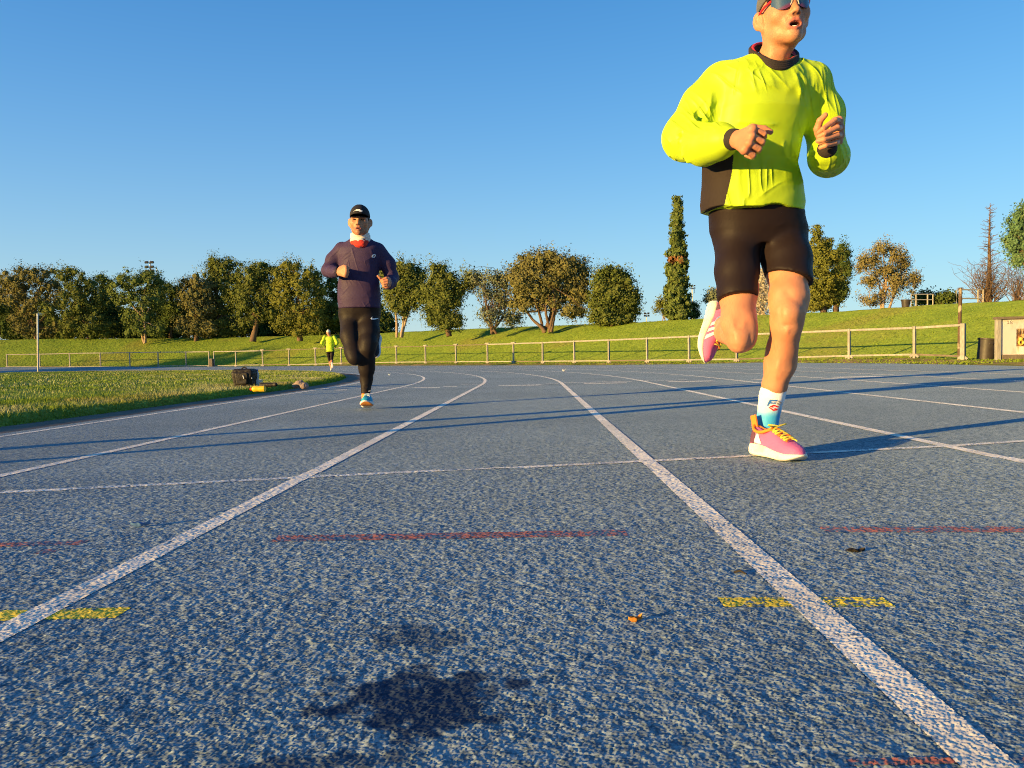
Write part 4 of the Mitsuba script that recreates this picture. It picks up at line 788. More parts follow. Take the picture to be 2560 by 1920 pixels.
# ---------------------------------------------------------------- cloth and shoe materials
def cloth(name, c, c2=None, rough=0.6, sheen=0.3, f=220, spec=0.3, b=0.0006, **kw):
    c2 = c2 or tuple(x * 0.85 for x in c)
    mat(name, proc(lambda p, n, uv: mix(c, c2, noise(p.x * 11, p.y * 11, p.z * 11))), rough, spec, bump=proc(lambda p, n, uv: noise(p.x * f, p.y * f, p.z * f), 1e-3), bscale=b, sheen=sheen, **kw)
def creases(p, n, uv):
    # long thin folds in two slanting families, each showing only in patches
    w = noise(p.x * 6, p.y * 6, p.z * 6); h = 0.0
    for ca, sa, f, o in ((0.80, 0.60, 30.0, 0.0), (0.62, -0.78, 26.0, 7.0), (0.97, 0.22, 44.0, 13.0)):
        u, v = p.x * ca + p.z * sa + 0.05 * w, -p.x * sa + p.z * ca
        r = (1 - dr.abs(2 * noise(u * f + o, v * f * 0.16, p.y * f * 0.3 + o) - 1)) ** 5
        h = h + r * smoothstep(0.45, 0.7, noise(p.x * 7 + o, p.y * 7, p.z * 7 + o))
    return h
mat('neon_cloth', proc(lambda p, n, uv: mix((0.38, 0.56, 0.014), (0.43, 0.57, 0.014), noise(p.x * 11, p.y * 11, p.z * 11))), 0.5, 0.3, bump=proc(creases, 2e-3), bscale=0.0055)
mat('black_panel', (0.026, 0.018, 0.016), 0.75, 0.2)
mat('black_lycra', (0.014, 0.008, 0.008), 0.6, 0.16, sheen=0.4, bump=proc(lambda p, n, uv: noise(p.x * 60, p.y * 60, p.z * 9) + 0.5 * noise(p.x * 260, p.y * 260, p.z * 260), 2e-3), bscale=0.0007)
cloth('rib_black', (0.03, 0.022, 0.02), None, 0.85, 0.3)
cloth('red_cloth', (0.55, 0.03, 0.04)); cloth('cap_grey', (0.10, 0.10, 0.11), None, 0.8)
cloth('pink_mesh', (0.58, 0.13, 0.30), (0.50, 0.11, 0.26), 0.7, 0.3, 500)
mat('cream_foam', proc(lambda p, n, uv: mix((0.76, 0.73, 0.64), (0.62, 0.57, 0.46), smoothstep(0.45, 0.8, fbm(p.x * 40, p.y * 40, p.z * 40, 3)))), 0.6, 0.3)
mat('white_print', (0.74, 0.74, 0.74), 0.5, 0.4); cloth('lace_yellow', (0.75, 0.62, 0.08), None, 0.8); cloth('lace_orange', (0.80, 0.22, 0.03), None, 0.8); cloth('orange_trim', (0.82, 0.23, 0.03), None, 0.7); cloth('plum_panel', (0.12, 0.05, 0.08))

# ---------------------------------------------------------------- the near runner
k1 = thing('person', 'large near runner in neon yellow top, black shorts, sunglasses and pink shoes', 'person')
HO, HM = frame(at(1958, 44, 2.77) + [0, 0, .018], (0.02, -1, 0), (-0.075, 0.02, 1)); HS = 1.03
NK = at(1930, 150, 2.83)
skin_mat('skin_near_face', (0.45, 0.205, 0.115), HO, HM, HS, 0.0, mouth=1.15, lip=(0.40, 0.10, 0.08)); skin_plain('skin_near', (0.47, 0.205, 0.112))
A = at
hipR, hipL = A(1836, 588, 2.96), A(1960, 588, 2.98); kneeR, kneeL = A(1851, 838, 2.79), A(1969, 788, 2.75); ankR, ankL = A(1806, 812, 3.15), A(1919, 1062, 2.89)
wrR, wrL = A(1830, 348, 2.62), A(2068, 374, 2.66); elR, elL = A(1712, 352, 2.86), A(2070, 392, 2.92); shR, shL = A(1812, 205, 2.86), A(2030, 208, 2.86)
body = [loft([(A(1892, 600, 2.97), .15, .10), (A(1885, 520, 2.94), .145, .10), (A(1885, 400, 2.90), .135, .095), (A(1905, 260, 2.86), .155, .11), (A(1920, 190, 2.84), .13, .08)][:], 0.03)]
body += chain([shR, elR, wrR], [.055, .045, .028]) + chain([shL, elL, wrL], [.055, .045, .028])
# swing leg (his right)
body += chain([hipR, hipR * .45 + kneeR * .55, kneeR + [0, .02, .05], kneeR], [.080, .071, .059, .052], .03)
pat = A(1849, 846, 2.745); body += [ell(pat, (.034, .028, .045), .03), ell(A(1850, 860, 2.78), (.040, .035, .030), .03), ell(A(1872, 828, 2.77), (.026, .03, .05), .03), ell(A(1831, 824, 2.77), (.016, .03, .04), .02)]
calf = kneeR * .62 + ankR * .38; body += chain([kneeR + [0, .035, -.006], calf + [-0.002, 0.0, .0], kneeR * .25 + ankR * .75, ankR], [.050, .056, .046, .036], .007) + [ell(calf + [-.012, 0.03, -.004], (.050, .09, .046), .012)]
# stance leg (his left)
body += chain([hipL, A(1970, 680, 2.86), A(1972, 740, 2.80), A(1970, 782, 2.77), A(1966, 815, 2.78)], [.085, .0735, .062, .054, .050], .03)
body += [ell(A(1972, 783, 2.725), (.030, .024, .036), .025), ell(A(1998, 748, 2.79), (.028, .030, .055), .03), ell(A(1945, 752, 2.79), (.024, .03, .05), .03), ell(A(1970, 815, 2.745), (.020, .018, .028), .025)]
body += chain([A(1966, 815, 2.78), A(1956, 870, 2.82), A(1949, 915, 2.84), A(1936, 965, 2.865), A(1924, 1020, 2.885), A(1919, 1085, 2.89)], [.051, .050, .050, .041, .029, .027], .03)
body += [ell(A(1941, 900, 2.86), (.034, .044, .075), .03), ell(A(1972, 890, 2.87), (.028, .04, .07), .03), cap(A(1962, 830, 2.765), A(1940, 970, 2.835), .016, .012, .03)]
body += [cap(A(1985, 800, 2.77), A(1990, 845, 2.79), .010, .008, .02), cap(A(1992, 720, 2.78), A(2000, 770, 2.765), .012, .010, .02)]
legs = smooth_mesh(sdf_mesh(body, 0.0048), 4)
LD = [(1950, 760, 1951, 806, 2.722, -.0055, .011), (1994, 765, 1990, 810, 2.735, -.006, .011), (1957, 813, 1984, 813, 2.72, -.0045, .008), (1970, 812, 1965, 852, 2.722, .0045, .009), (1966, 722, 1982, 764, 2.737, -.005, .013), (2003, 735, 2006, 795, 2.765, -.005, .009), (2010, 745, 2010, 790, 2.77, .004, .008),
      (1961, 850, 1934, 965, 2.785, .004, .009), (1977, 850, 1952, 950, 2.80, -.0045, .011), (1940, 860, 1926, 940, 2.81, -.003, .010), (1948, 885, 1938, 925, 2.79, .0022, .004), (1938, 925, 1941, 955, 2.80, .002, .004), (1955, 900, 1950, 940, 2.79, .002, .004),
      (1832, 866, 1868, 869, 2.735, -.004, .009), (1826, 832, 1831, 862, 2.735, -.0045, .010), (1873, 832, 1872, 864, 2.735, -.0045, .010), (1838, 800, 1846, 828, 2.735, -.004, .011), (1862, 795, 1858, 826, 2.735, .003, .010)]
legs = fold(legs, [(A(a, b, d), A(c, e, d), h, w) for a, b, c, e, d, h, w in LD], .0006, (22, 22, 12), 6)
traps = [cap(NK + [0, 0, -.02], A(1896, 168, 2.85), .046, .022, .03), cap(NK + [0, 0, -.02], A(1966, 168, 2.85), .046, .022, .03)]
head = face_lines(smooth_mesh(sdf_mesh(head_prims(HO, HM, HS, 1.15, 0.97, NK, 0.052) + traps, 0.0026), 2), HO, HM, HS)
# hands: palm, knuckles, three joints per finger, thumb
def hand(wrist, mcp, pip, dip, tip, thumb, rp=.0145, rf=(.0112, .0105, .0092, .0078), extra=()):
    out = [cap(wrist, m_, .024, rp, .012) for m_ in mcp] + [cap(mcp[0], mcp[3], rp * .95, rp * .85, .01)]
    for a, b, c, d in zip(mcp, pip, dip, tip): out += [ell(a, (.0125, .0125, .0115), .008), cap(a, b, rf[0] * .96, rf[1] * .96, .0018), cap(b, c, rf[1] * .96, rf[2] * .96, .0015), cap(c, d, rf[2] * .96, rf[3], .0015)]
    for i, (a, b) in enumerate(zip(thumb[:-1], thumb[1:])): out.append(cap(a, b, (.017, .0128, .011, .0095)[i], (.0128, .011, .0095, .009)[i], .008 if i == 0 else .003))
    return out + list(extra)
hR = hand(A(1838, 348, 2.60), [A(1881, 322, 2.525), A(1879, 340, 2.515), A(1872, 358, 2.52), A(1861, 375, 2.535)], [A(1910, 335, 2.53), A(1906, 354, 2.525), A(1898, 372, 2.53), A(1883, 388, 2.545)],
          [A(1911, 342, 2.565), A(1905, 360, 2.565), A(1896, 378, 2.57), A(1881, 393, 2.58)], [A(1893, 346, 2.58), A(1886, 361, 2.58), A(1878, 376, 2.585), A(1866, 388, 2.59)],
          [A(1852, 336, 2.60), A(1886, 320, 2.585), A(1911, 322, 2.58), A(1926, 330, 2.575)])
hL = hand(A(2069, 368, 2.655), [A(2096, 302, 2.645), A(2100, 320, 2.64), A(2100, 338, 2.645), A(2094, 355, 2.65)], [A(2087, 300, 2.585), A(2093, 319, 2.575), A(2093, 338, 2.58), A(2087, 357, 2.59)],
          [A(2058, 322, 2.565), A(2061, 335, 2.557), A(2060, 349, 2.562), A(2064, 364, 2.575)], [A(2047, 332, 2.58), A(2047, 342, 2.572), A(2044, 353, 2.577), A(2052, 369, 2.585)],
          [A(2062, 355, 2.64), A(2044, 322, 2.61), A(2050, 302, 2.595), A(2063, 288, 2.588)], extra=[cap(A(2069, 368, 2.655), A(2050, 332, 2.62), .022, .016, .012)])
hands = [smooth_mesh(sdf_mesh(h, 0.0023), 2) for h in (hR, hL)]
obj('body', cat([legs] + hands), 'skin_near', k1, smooth=True)
obj('head', head, 'skin_near_face', k1, smooth=True)
HW = lambda x, y, z: HO + HM @ (np.array([x, y, z]) * HS)
mat('teeth', (0.75, 0.70, 0.60), 0.3, 0.5)
tt = np.linspace(-1, 1, 9); obj('teeth', tube([HW(.0145 * t, .0865 - .012 * t * t, -.0862) for t in tt], 0.0042, 8), 'teeth', k1, smooth=60)
# sunglasses
def lens_col(p, n, uv):
    z = local(p, HO, HM)[2]; x = local(p, HO, HM)[0]
    return mix((0.02, 0.05, 0.10), (0.10, 0.012, 0.03), smoothstep(-0.012, -0.026, z + 0.3 * dr.abs(x) - 0.012))
mat('dark_lens', proc(lens_col), 0.08, 0.9, two=True, clearcoat=0.6); mat('glossy_red', (0.55, 0.02, 0.03), 0.3, 0.5); mat('pale_frame', (0.55, 0.52, 0.46), 0.4, 0.5)
sg = k1 + '__sunglasses'
def lens(s):
    u, v = np.meshgrid(np.linspace(0, 1, 16), np.linspace(0, 1, 10), indexing='ij'); x = s * (.007 + .060 * u); top = .026 - .004 * u; bot = -.014 - .014 * np.sin(np.clip(u * 1.05, 0, 1) * np.pi) ** 0.8 + .020 * np.clip(u - .75, 0, 1) * 2
    z = bot + (top - bot) * v; y = .100 - .030 * (np.abs(x) / .07) ** 2.2 - .012 * (np.abs(x) / .07) ** 5
    P = np.stack([x, y, z], -1); return grid_mesh((HO + (P * HS) @ HM.T))
lab = 'dark mirrored wraparound sunglasses with red side arms'
obj('sunglasses', cat([lens(-1), lens(1)]), 'dark_lens', k1, smooth=True, label=lab)
for s in (-1, 1):
    obj('side_arm', tube([HW(s * .066, .066, .014), HW(s * .078, .035, .010), HW(s * .083, -.004, .004), HW(s * .083, -.022, -.006)], [.0045, .004, .0035, .003], 8), 'glossy_red', sg, smooth=60)
    obj('nose_pad', tube([HW(s * .008, .103, .004), HW(s * .011, .104, -.010), HW(s * .015, .100, -.018)], .0018, 6), 'pale_frame', sg, smooth=60)
obj('frame_top', tube([HW(x, .101 - .030 * (abs(x) / .07) ** 2.2 - .012 * (abs(x) / .07) ** 5, .027 - .004 * abs(x) / .07) for x in np.linspace(-.068, .068, 17)], .003, 6), 'cap_grey', sg, smooth=60)
# cap
def cap_mesh(O, M, S, front=0.048, back=-0.005, h=0.003):
    c = O + M @ (np.array([0, -.012, .036]) * S); pr = [ell(c, np.array([.081, .104, .092]) * S, .01, M)]
    nrm = M @ np.array([0, -(front - back) / .2, 1.0]); nrm /= np.linalg.norm(nrm); p0 = O + M @ (np.array([0, .09, front]) * S)
    return smooth_mesh(sdf_mesh(pr, h, clip=lambda P: -((P - p0) @ nrm)), 2)
def brim_mesh(O, M, S, front=0.046, L=0.075, tilt=-0.25):
    u, v = np.meshgrid(np.linspace(-1, 1, 25), np.linspace(0, 1, 10), indexing='ij'); ang = u * 1.15; x = np.sin(ang) * .080 * (1 + .04 * v); y0 = -.012 + np.cos(ang) * .100
    y = y0 + L * v * np.cos(u * 1.35) ** 0.7; z = front + tilt * (y - y0) - .016 * (np.abs(u) ** 2) + .0
    a = grid_mesh(O + (np.stack([x, y, z], -1) * S) @ M.T); b = grid_mesh(O + (np.stack([x, y, z - .0035], -1) * S) @ M.T); b.invert(); return cat([a, b])
ck = obj('cap', cap_mesh(HO, HM, HS), 'cap_grey', k1, smooth=True); obj('brim', brim_mesh(HO, HM, HS), 'cap_grey', ck, smooth=True)
# jacket
AX = np.array([0.975, 0.22, 0.0])
TR = [(A(1880, 533, 2.93), .200, .150), (A(1881, 510, 2.93), .204, .152), (A(1880, 460, 2.92), .195, .147), (A(1874, 412, 2.90), .182, .138), (A(1884, 350, 2.88), .184, .138), (A(1899, 290, 2.86), .192, .142), (A(1913, 235, 2.85), .196, .135), (A(1920, 200, 2.845), .198, .118), (A(1922, 178, 2.842), .186, .100), (A(1925, 160, 2.84), .150, .086), (A(1927, 146, 2.838), .105, .074), (A(1928, 136, 2.838), .070, .066)]
TR = sorted(TR, key=lambda r: r[0][2])
jk = [loft(TR, 0.02, AX, p=2.2)]
slR = [shR + [.022, 0, -.016], A(1762, 268, 2.87), elR + [0.004, 0, .012], A(1762, 362, 2.76), A(1800, 353, 2.69), A(1824, 349, 2.635)]
slL = [shL + [-.022, 0, -.018], A(2056, 285, 2.89), elL, A(2072, 393, 2.80), A(2069, 384, 2.70), A(2068, 379, 2.665)]
jk += chain(slR, [.078, .086, .082, .068, .058, .038], 0.035) + chain(slL, [.078, .074, .066, .066, .056, .040], 0.035)
jk += [ell(A(1800, 205, 2.86), (.065, .08, .065), .05), ell(A(2030, 205, 2.87), (.060, .075, .06), .05)]
zh = A(1880, 533, 2.93)[2]
hemn = np.array([0.03, 0.02, 1.0])
col = [A(1876, 128, 2.83), A(1890, 139, 2.765), A(1922, 155, 2.725), A(1956, 161, 2.725), A(1984, 152, 2.76), A(1993, 139, 2.83), A(1970, 123, 2.90), A(1930, 114, 2.92), A(1893, 116, 2.89)]
colc = np.mean(col, 0); coln = np.cross(col[3] - colc, col[0] - colc); coln /= np.linalg.norm(coln); coln *= np.sign(coln[2])
jm = sdf_mesh(jk, 0.0036, clip=lambda P: np.maximum((zh - P[:, 2]) - 0.010 * np.sin(P[:, 0] * 30), np.minimum((P - colc) @ coln + .006, .105 - np.linalg.norm(P - colc, axis=1))))
jm = smooth_mesh(jm, 2)
rngj = np.random.default_rng(12); J = []
def F(x0, y0, x1, y1, d, A_, w): J.append((A(x0, y0, d), A(x1, y1, d), A_, w))
D_ = 2.74
for q in [(1806, 165, 1812, 262, .007, .008), (1798, 170, 1802, 255, -.007, .008), (1848, 158, 1836, 235, -.003, .006), (1860, 200, 1852, 300, .003, .012), (1921, 176, 1925, 200, .003, .004), (1934, 176, 1936, 198, .003, .004), (1945, 176, 1945, 200, .003, .004), (1956, 176, 1956, 198, .003, .004), (1968, 176, 1969, 196, .003, .004), (1980, 172, 1983, 194, .003, .004),
          (1983, 180, 2003, 250, .006, .010), (2000, 190, 2022, 255, -.006, .009), (2020, 200, 2030, 290, .006, .009), (1900, 215, 1885, 262, .004, .010), (1925, 215, 1940, 255, -.004, .010), (1965, 215, 1950, 262, .004, .010),
          (1985, 330, 2012, 285, .007, .012), (1978, 318, 2000, 300, -.007, .010), (1960, 345, 1985, 320, .006, .010), (1850, 305, 1940, 312, .004, .010), (1985, 360, 1978, 400, .006, .009),
          (1905, 430, 1960, 425, .007, .010), (1900, 440, 1950, 446, -.007, .009), (1915, 415, 1975, 440, .006, .010), (1850, 400, 1905, 430, .005, .010), (1955, 400, 1968, 440, .006, .009), (1880, 462, 1965, 452, .006, .009), (1870, 470, 1960, 462, -.005, .008), (1865, 440, 1885, 505, .005, .010),
          (1900, 515, 1965, 475, .008, .010), (1912, 520, 1972, 490, -.008, .009), (1960, 440, 2000, 490, .007, .010), (1955, 460, 1990, 505, -.006, .009), (1830, 430, 1860, 500, .004, .012), (1845, 480, 1890, 520, .004, .010), (1925, 470, 1935, 510, .004, .008), (1980, 470, 2003, 520, .005, .009), (1800, 420, 1880, 400, .005, .010), (1790, 480, 1830, 530, .004, .010)]: F(*q[:4], D_, *q[4:])
for q in [(1735, 245, 1760, 330, -.010, .010), (1722, 255, 1742, 325, .008, .012), (1780, 220, 1772, 290, .006, .012), (1795, 250, 1785, 300, -.006, .009), (1720, 215, 1700, 300, .005, .014), (1690, 335, 1760, 322, .008, .009), (1672, 345, 1745, 335, -.008, .009), (1665, 375, 1720, 340, .007, .012), (1700, 400, 1745, 345, .008, .012), (1730, 405, 1765, 350, -.007, .010), (1755, 405, 1785, 345, .006, .010), (1790, 395, 1800, 330, -.005, .008), (1808, 385, 1812, 325, .005, .006), (1680, 395, 1760, 405, .006, .012), (1680, 320, 1700, 290, .006, .012)]: F(*q[:4], 2.77, *q[4:])
for q in [(2060, 230, 2075, 290, .006, .010), (2040, 300, 2075, 330, .006, .012), (2035, 330, 2050, 370, -.006, .010), (2050, 402, 2092, 396, .007, .007), (2045, 412, 2090, 408, -.006, .007), (2060, 420, 2095, 400, .006, .008), (2098, 330, 2102, 370, .006, .008), (2035, 255, 2028, 300, .006, .010)]: F(*q[:4], 2.74, *q[4:])
jm = fold(jm, [(a, b, h * 2.6, -w * .9) for a, b, h, w in J], 0.0008, (9, 9, 12), 21)
for c0 in ([A(1806, 150, 2.80), A(1813, 205, 2.775), A(1814, 255, 2.77), A(1806, 285, 2.78)], [A(2020, 165, 2.83), A(2018, 205, 2.80), A(2020, 250, 2.79)]):
    jm = fold(jm, [(c0[i], c0[i + 1], -.004, -.007) for i in range(len(c0) - 1)])
# side panels: the black mesh under the arms
fc = jm.triangles_center; zs = np.array([r[0][2] for r in TR]); cxs = np.array([r[0][0] for r in TR]); ws = np.array([r[1] for r in TR]); cys = np.array([r[0][1] for r in TR]); uu_ = ((fc[:, 0] - np.interp(fc[:, 2], zs, cxs)) * AX[0] + (fc[:, 1] - np.interp(fc[:, 2], zs, cys)) * AX[1]) / np.interp(fc[:, 2], zs, ws)
thr = np.interp(fc[:, 2], [zh, A(1880, 415, 2.9)[2], A(1880, 290, 2.86)[2]], [0.84, 0.70, 0.80]) + 0.14 * (uu_ > 0); arm_d = np.minimum(*[np.min([seg_dist(fc, c[i], c[i + 1])[0] for i in range(5)], 0) for c in (slR, slL)])
isp = (np.abs(uu_) > thr) & (np.abs(uu_) < 1.25) & (fc[:, 2] < np.where(uu_ < 0, A(1880, 345, 2.86)[2], A(1990, 385, 2.86)[2])) & (arm_d > 0.085) & (fc[:, 2] > zh + 0.006)
sub = lambda m_, s_: m_.submesh([np.where(s_)[0]], append=True, repair=False)
vn_all = vnormals(jm)
obj('jacket', sub(jm, ~isp), 'neon_cloth', k1, smooth=True)
for side_ in (uu_ < 0, uu_ > 0): obj('side_panel', sub(jm, isp & side_), 'black_panel', k1, smooth=True)
# collar, cuffs
def ring(pts, r, n=48, flat=None):
    from scipy.interpolate import CubicSpline
    p = np.vstack([pts, pts[:1]]); cs = CubicSpline(np.linspace(0, 1, len(p)), p, bc_type='periodic'); return tube(cs(np.linspace(0, 1, n)), r, 10, caps=False)
obj('collar', cat([ring([c + [0, 0, dz] for c in col], .0075) for dz in (-.015, -.008, -.001, .006)]), 'rib_black', k1, smooth=60)
obj('undershirt', ring([c * .90 + np.mean(col, 0) * .10 + [0, 0, .004 + .009 * (i in (0, 8))] for i, c in enumerate(col)], .005), 'red_cloth', k1, smooth=60)
cl_ = sdf_mesh([cap(A(1827, 349, 2.63), A(1836, 348, 2.607), .0375, .0355, .01)], .003); obj('cuff', cl_, 'rib_black', k1, smooth=60)
cl_ = sdf_mesh([cap(A(2068, 378, 2.665), A(2068, 373, 2.645), .037, .034, .01)], .003); obj('cuff', cl_, 'rib_black', k1, smooth=60)
# shorts
shp = [loft(sorted([(A(1893, 615, 2.965), .150, .115), (A(1893, 575, 2.96), .184, .135), (A(1890, 535, 2.945), .182, .135), (A(1888, 500, 2.93), .172, .125)], key=lambda r: r[0][2]), 0.04, p=2.2)]
shp += chain([A(1842, 600, 2.945), A(1842, 680, 2.875), A(1843, 735, 2.835), A(1846, 790, 2.80)], [.088, .076, .0668, .061], .035) + chain([A(1958, 598, 2.96), A(1968, 650, 2.885), A(1973, 700, 2.835), A(1973, 745, 2.80)], [.092, .084, .0768, .068], .035)
pR, nR = A(1843, 747, 2.835), np.array([.02, -.30, -1.0]); pL, nL = A(1973, 697, 2.835), np.array([-.36, -.22, -1.0])
def shclip(P):
    a, b = (P - pR) @ (nR / np.linalg.norm(nR)), (P - pL) @ (nL / np.linalg.norm(nL)); xm = A(1902, 660, 2.87)[0]
    return np.where(P[:, 0] < xm, a, b)
sm_ = smooth_mesh(sdf_mesh(shp, 0.0055, clip=shclip), 3)
sm_ = fold(sm_, [(A(1925, 575, 2.82), A(1990, 548, 2.82), .004, .008), (A(1915, 585, 2.82), A(1900, 625, 2.82), -.004, .008), (A(1925, 600, 2.82), A(1990, 570, 2.82), -.003, .008)], 0.0010, (9, 9, 9), 3)
obj('shorts', sm_, 'black_lycra', k1, smooth=True)
# socks
SK = [A(1937, 964, 2.863), A(1930, 990, 2.87), A(1924, 1020, 2.885), A(1919, 1050, 2.887), A(1917, 1075, 2.888), A(1916, 1098, 2.87)]; SR = [.0465, .0435, .0395, .0375, .036, .034]
sk0 = A(1936, 967, 2.864); skn = (A(1937, 964, 2.863) - A(1924, 1020, 2.885)); skn /= np.linalg.norm(skn); skn2 = skn + np.array([-.10, 0, 0])
z_hi, z_lo = A(1925, 1008, 2.885)[2], A(1919, 1040, 2.887)[2]
cloth('white_sock', (0.74, 0.74, 0.74))
scene['white_sock']['bsdf']['base_color'] = proc(lambda p, n, uv: mix((0.80, 0.80, 0.80), (0.05, 0.36, 0.66), smoothstep(z_hi + 0.012, z_lo - 0.004, p.z)))
sock = smooth_mesh(sdf_mesh(chain(SK, SR, .02), .0032, clip=lambda P: (P - sk0) @ skn2), 2)
sock = fold(sock, [(A(1895, 1040 + 9 * i, 2.84), A(1942, 1044 + 10 * i, 2.84), .0022 * (-1) ** i, .0035) for i in range(7)])
obj('sock', sock, 'white_sock', k1, smooth=True, label='tall white sock fading to blue with a printed emblem')
lg_ax = (ankR - kneeR) / np.linalg.norm(ankR - kneeR); st = ankR - lg_ax * 0.05
cloth('blue_sock', (0.06, 0.32, 0.58)); obj('sock', sdf_mesh([cap(st, ankR + lg_ax * .02, .0400, .042, .01)], .0035, clip=lambda P: -((P - st) @ lg_ax)), 'blue_sock', k1, smooth=60)
sockk = k1 + '__sock'
# emblem and lettering on the sock: flat shapes wrapped on its surface
E0 = A(1930, 1010, 2.84); ax_s = skn; rgt = np.cross(np.array([0, -1.0, 0]), ax_s) * 1; rgt = np.array([1.0, 0, 0]) - ax_s * ax_s[0]; rgt /= np.linalg.norm(rgt)
def wrap(poly2d, mt, nm, lift=0.0012): return decal(poly2d, mt, nm, sockk, sock, E0, rgt, ax_s, lift)
from shapely.geometry import Polygon
PX = 2.84 / FPX
def PG(pts): return Polygon([((x - 1930) * PX, (1010 - y) * PX) for x, y in pts])
q_ = lambda x, y: (1840 + x * .1447, 940 + y * .1447)
mat('emblem_blue', (0.03, 0.13, 0.42), 0.6, 0.3); mat('emblem_red', (0.62, 0.02, 0.02), 0.6, 0.3); mat('emblem_grey', (0.34, 0.30, 0.29), 0.6, 0.3); mat('print_grey', (0.30, 0.29, 0.29), 0.6, 0.3)
wrap([PG([q_(*p) for p in [(553, 405), (676, 397), (670, 425), (585, 437), (581, 452), (665, 442), (660, 468), (577, 480), (560, 530), (540, 520)]])], 'emblem_blue', 'emblem')
wrap([PG([q_(*p) for p in [(580, 530), (635, 487), (735, 512), (730, 532), (650, 515), (622, 535), (728, 560), (720, 580), (660, 603), (575, 552), (580, 540), (655, 575), (690, 562)]]).buffer(0)] if PG([q_(*p) for p in [(580, 530), (635, 487), (735, 512), (730, 532), (650, 515), (622, 535), (728, 560), (720, 580), (660, 603), (575, 552), (580, 540), (655, 575), (690, 562)]]).buffer(0).geom_type == 'Polygon' else [PG([q_(*p) for p in [(580, 530), (635, 487), (735, 512), (660, 603), (575, 552)]])], 'emblem_red', 'emblem')
wrap([PG([q_(*p) for p in [(695, 402), (765, 430), (758, 452), (690, 425)]]), PG([q_(*p) for p in [(685, 445), (755, 470), (748, 490), (682, 468)]])], 'emblem_grey', 'emblem')
tm = meshkit.text_mesh('SPORTS • FU', 0.0058, 0.0006); tm.apply_translation([0, 0, 0]); v = np.array(tm.vertices); sc_ = 0.058 / max(v[:, 0].max(), 1e-6); v[:, 0] *= sc_
ang = -0.20; v2 = v.copy(); v2[:, 0] = (1913 - 1930) * PX + v[:, 0] * math.cos(ang) - v[:, 1] * math.sin(ang); v2[:, 1] = (1010 - 972) * PX + v[:, 0] * math.sin(ang) + v[:, 1] * math.cos(ang); tm.vertices = v2
wrap(tm, 'print_grey', 'lettering')
# shoes
pinks = dict(sole='cream_foam', upper='pink_mesh', stripe='white_print', panel='plum_panel', laces=['lace_yellow', 'lace_orange', 'lace_yellow'], collar='orange_trim')
hl, to = track_point(1885, 1136), track_point(1978, 1153)
fw = to - hl; fw[2] = 0; fw /= np.linalg.norm(fw)
shoe(k1, 'shoe', np.array([hl[0], hl[1], hl[2] + 0.003]) , fw, (0, 0, 1), 0.285, pinks, side=-1)
toe, heel = A(1768, 889, 3.10), A(1797, 757, 3.20); fw = toe - heel; L_ = np.linalg.norm(fw) * 1.06
shoe(k1, 'shoe', heel - np.array([.030, -.02, 0.0]), fw, (0.80, -0.55, 0.05), 0.285, pinks, side=1)
# ---------------------------------------------------------------- the second runner: dark top, tights, cap
k2 = thing('person', 'runner in dark purple top, black tights and black cap coming up the inner lanes', 'person')
HO2, HM2 = frame(A(899.5, 556, 6.12) + [0, 0, .018], (0.06, -1, -0.03), (0.02, 0, 1)); H2 = 1.0
skin_mat('skin_mid_face', (0.42, 0.20, 0.115), HO2, HM2, H2, 0.42, mouth=0.3, lip=(0.38, 0.11, 0.09)); skin_plain('skin_mid', (0.44, 0.20, 0.11))
mat('purple_cloth', (0.046, 0.028, 0.070), 0.6, 0.15, bump=proc(creases, 3e-3), bscale=0.0035); mat('tights_black', (0.013, 0.009, 0.009), 0.6, 0.18); cloth('cap_black', (0.016, 0.014, 0.018), None, 0.8)
hip2R, hip2L, kn2R, kn2L, an2R, an2L = A(876, 792, 6.33), A(923, 792, 6.30), A(886, 893, 6.10), A(920, 866, 6.12), A(930, 872, 6.52), A(914, 985, 6.20)
el2R, wr2R, el2L, wr2L = A(821, 676, 6.22), A(842, 680, 6.00), A(980, 694, 6.30), A(968, 712, 6.08)
sh2R, sh2L = A(850, 621, 6.24), A(950, 623, 6.24)
T2 = sorted([(A(899, 772, 6.28), .186, .135), (A(898, 745, 6.27), .192, .140), (A(897, 715, 6.26), .186, .135), (A(897, 690, 6.25), .176, .128), (A(899, 660, 6.24), .182, .130), (A(900, 635, 6.23), .190, .122), (A(901, 620, 6.22), .186, .105), (A(901, 609, 6.22), .155, .088), (A(901, 600, 6.215), .105, .075), (A(901, 594, 6.21), .072, .066)], key=lambda r: r[0][2])
NK2 = A(901, 604, 6.20)
core = [loft([(c, w * .72, dp * .72) for c, w, dp in T2], .03)] + chain([sh2R + [.03, 0, -.04], el2R, wr2R], [.03, .03, .028]) + chain([sh2L + [-.03, 0, -.04], el2L, wr2L], [.03, .03, .028]) + chain([hip2R, kn2R, an2R], [.05, .02, .012]) + chain([hip2L, kn2L + [0, .02, 0], kn2L * .4 + an2L * .6 + [0, .03, 0], an2L + [0, 0, -.03]], [.05, .025, .02, .030])
h2R = hand(A(842, 680, 6.00), [A(865, 670, 5.93), A(866, 676, 5.925), A(865, 682, 5.925), A(863, 688, 5.93)], [A(869, 674, 5.955), A(870, 680, 5.95), A(869, 686, 5.95), A(866, 691, 5.955)], [A(864, 676, 5.985), A(864, 681, 5.985), A(863, 686, 5.985), A(861, 690, 5.985)], [A(858, 676, 5.98), A(858, 681, 5.98), A(857, 685, 5.98), A(856, 689, 5.98)],
           [A(851, 671, 5.98), A(860, 666, 5.955), A(867, 667, 5.94), A(872, 671, 5.94)], rp=.017, rf=(.0125, .0115, .0105, .009))
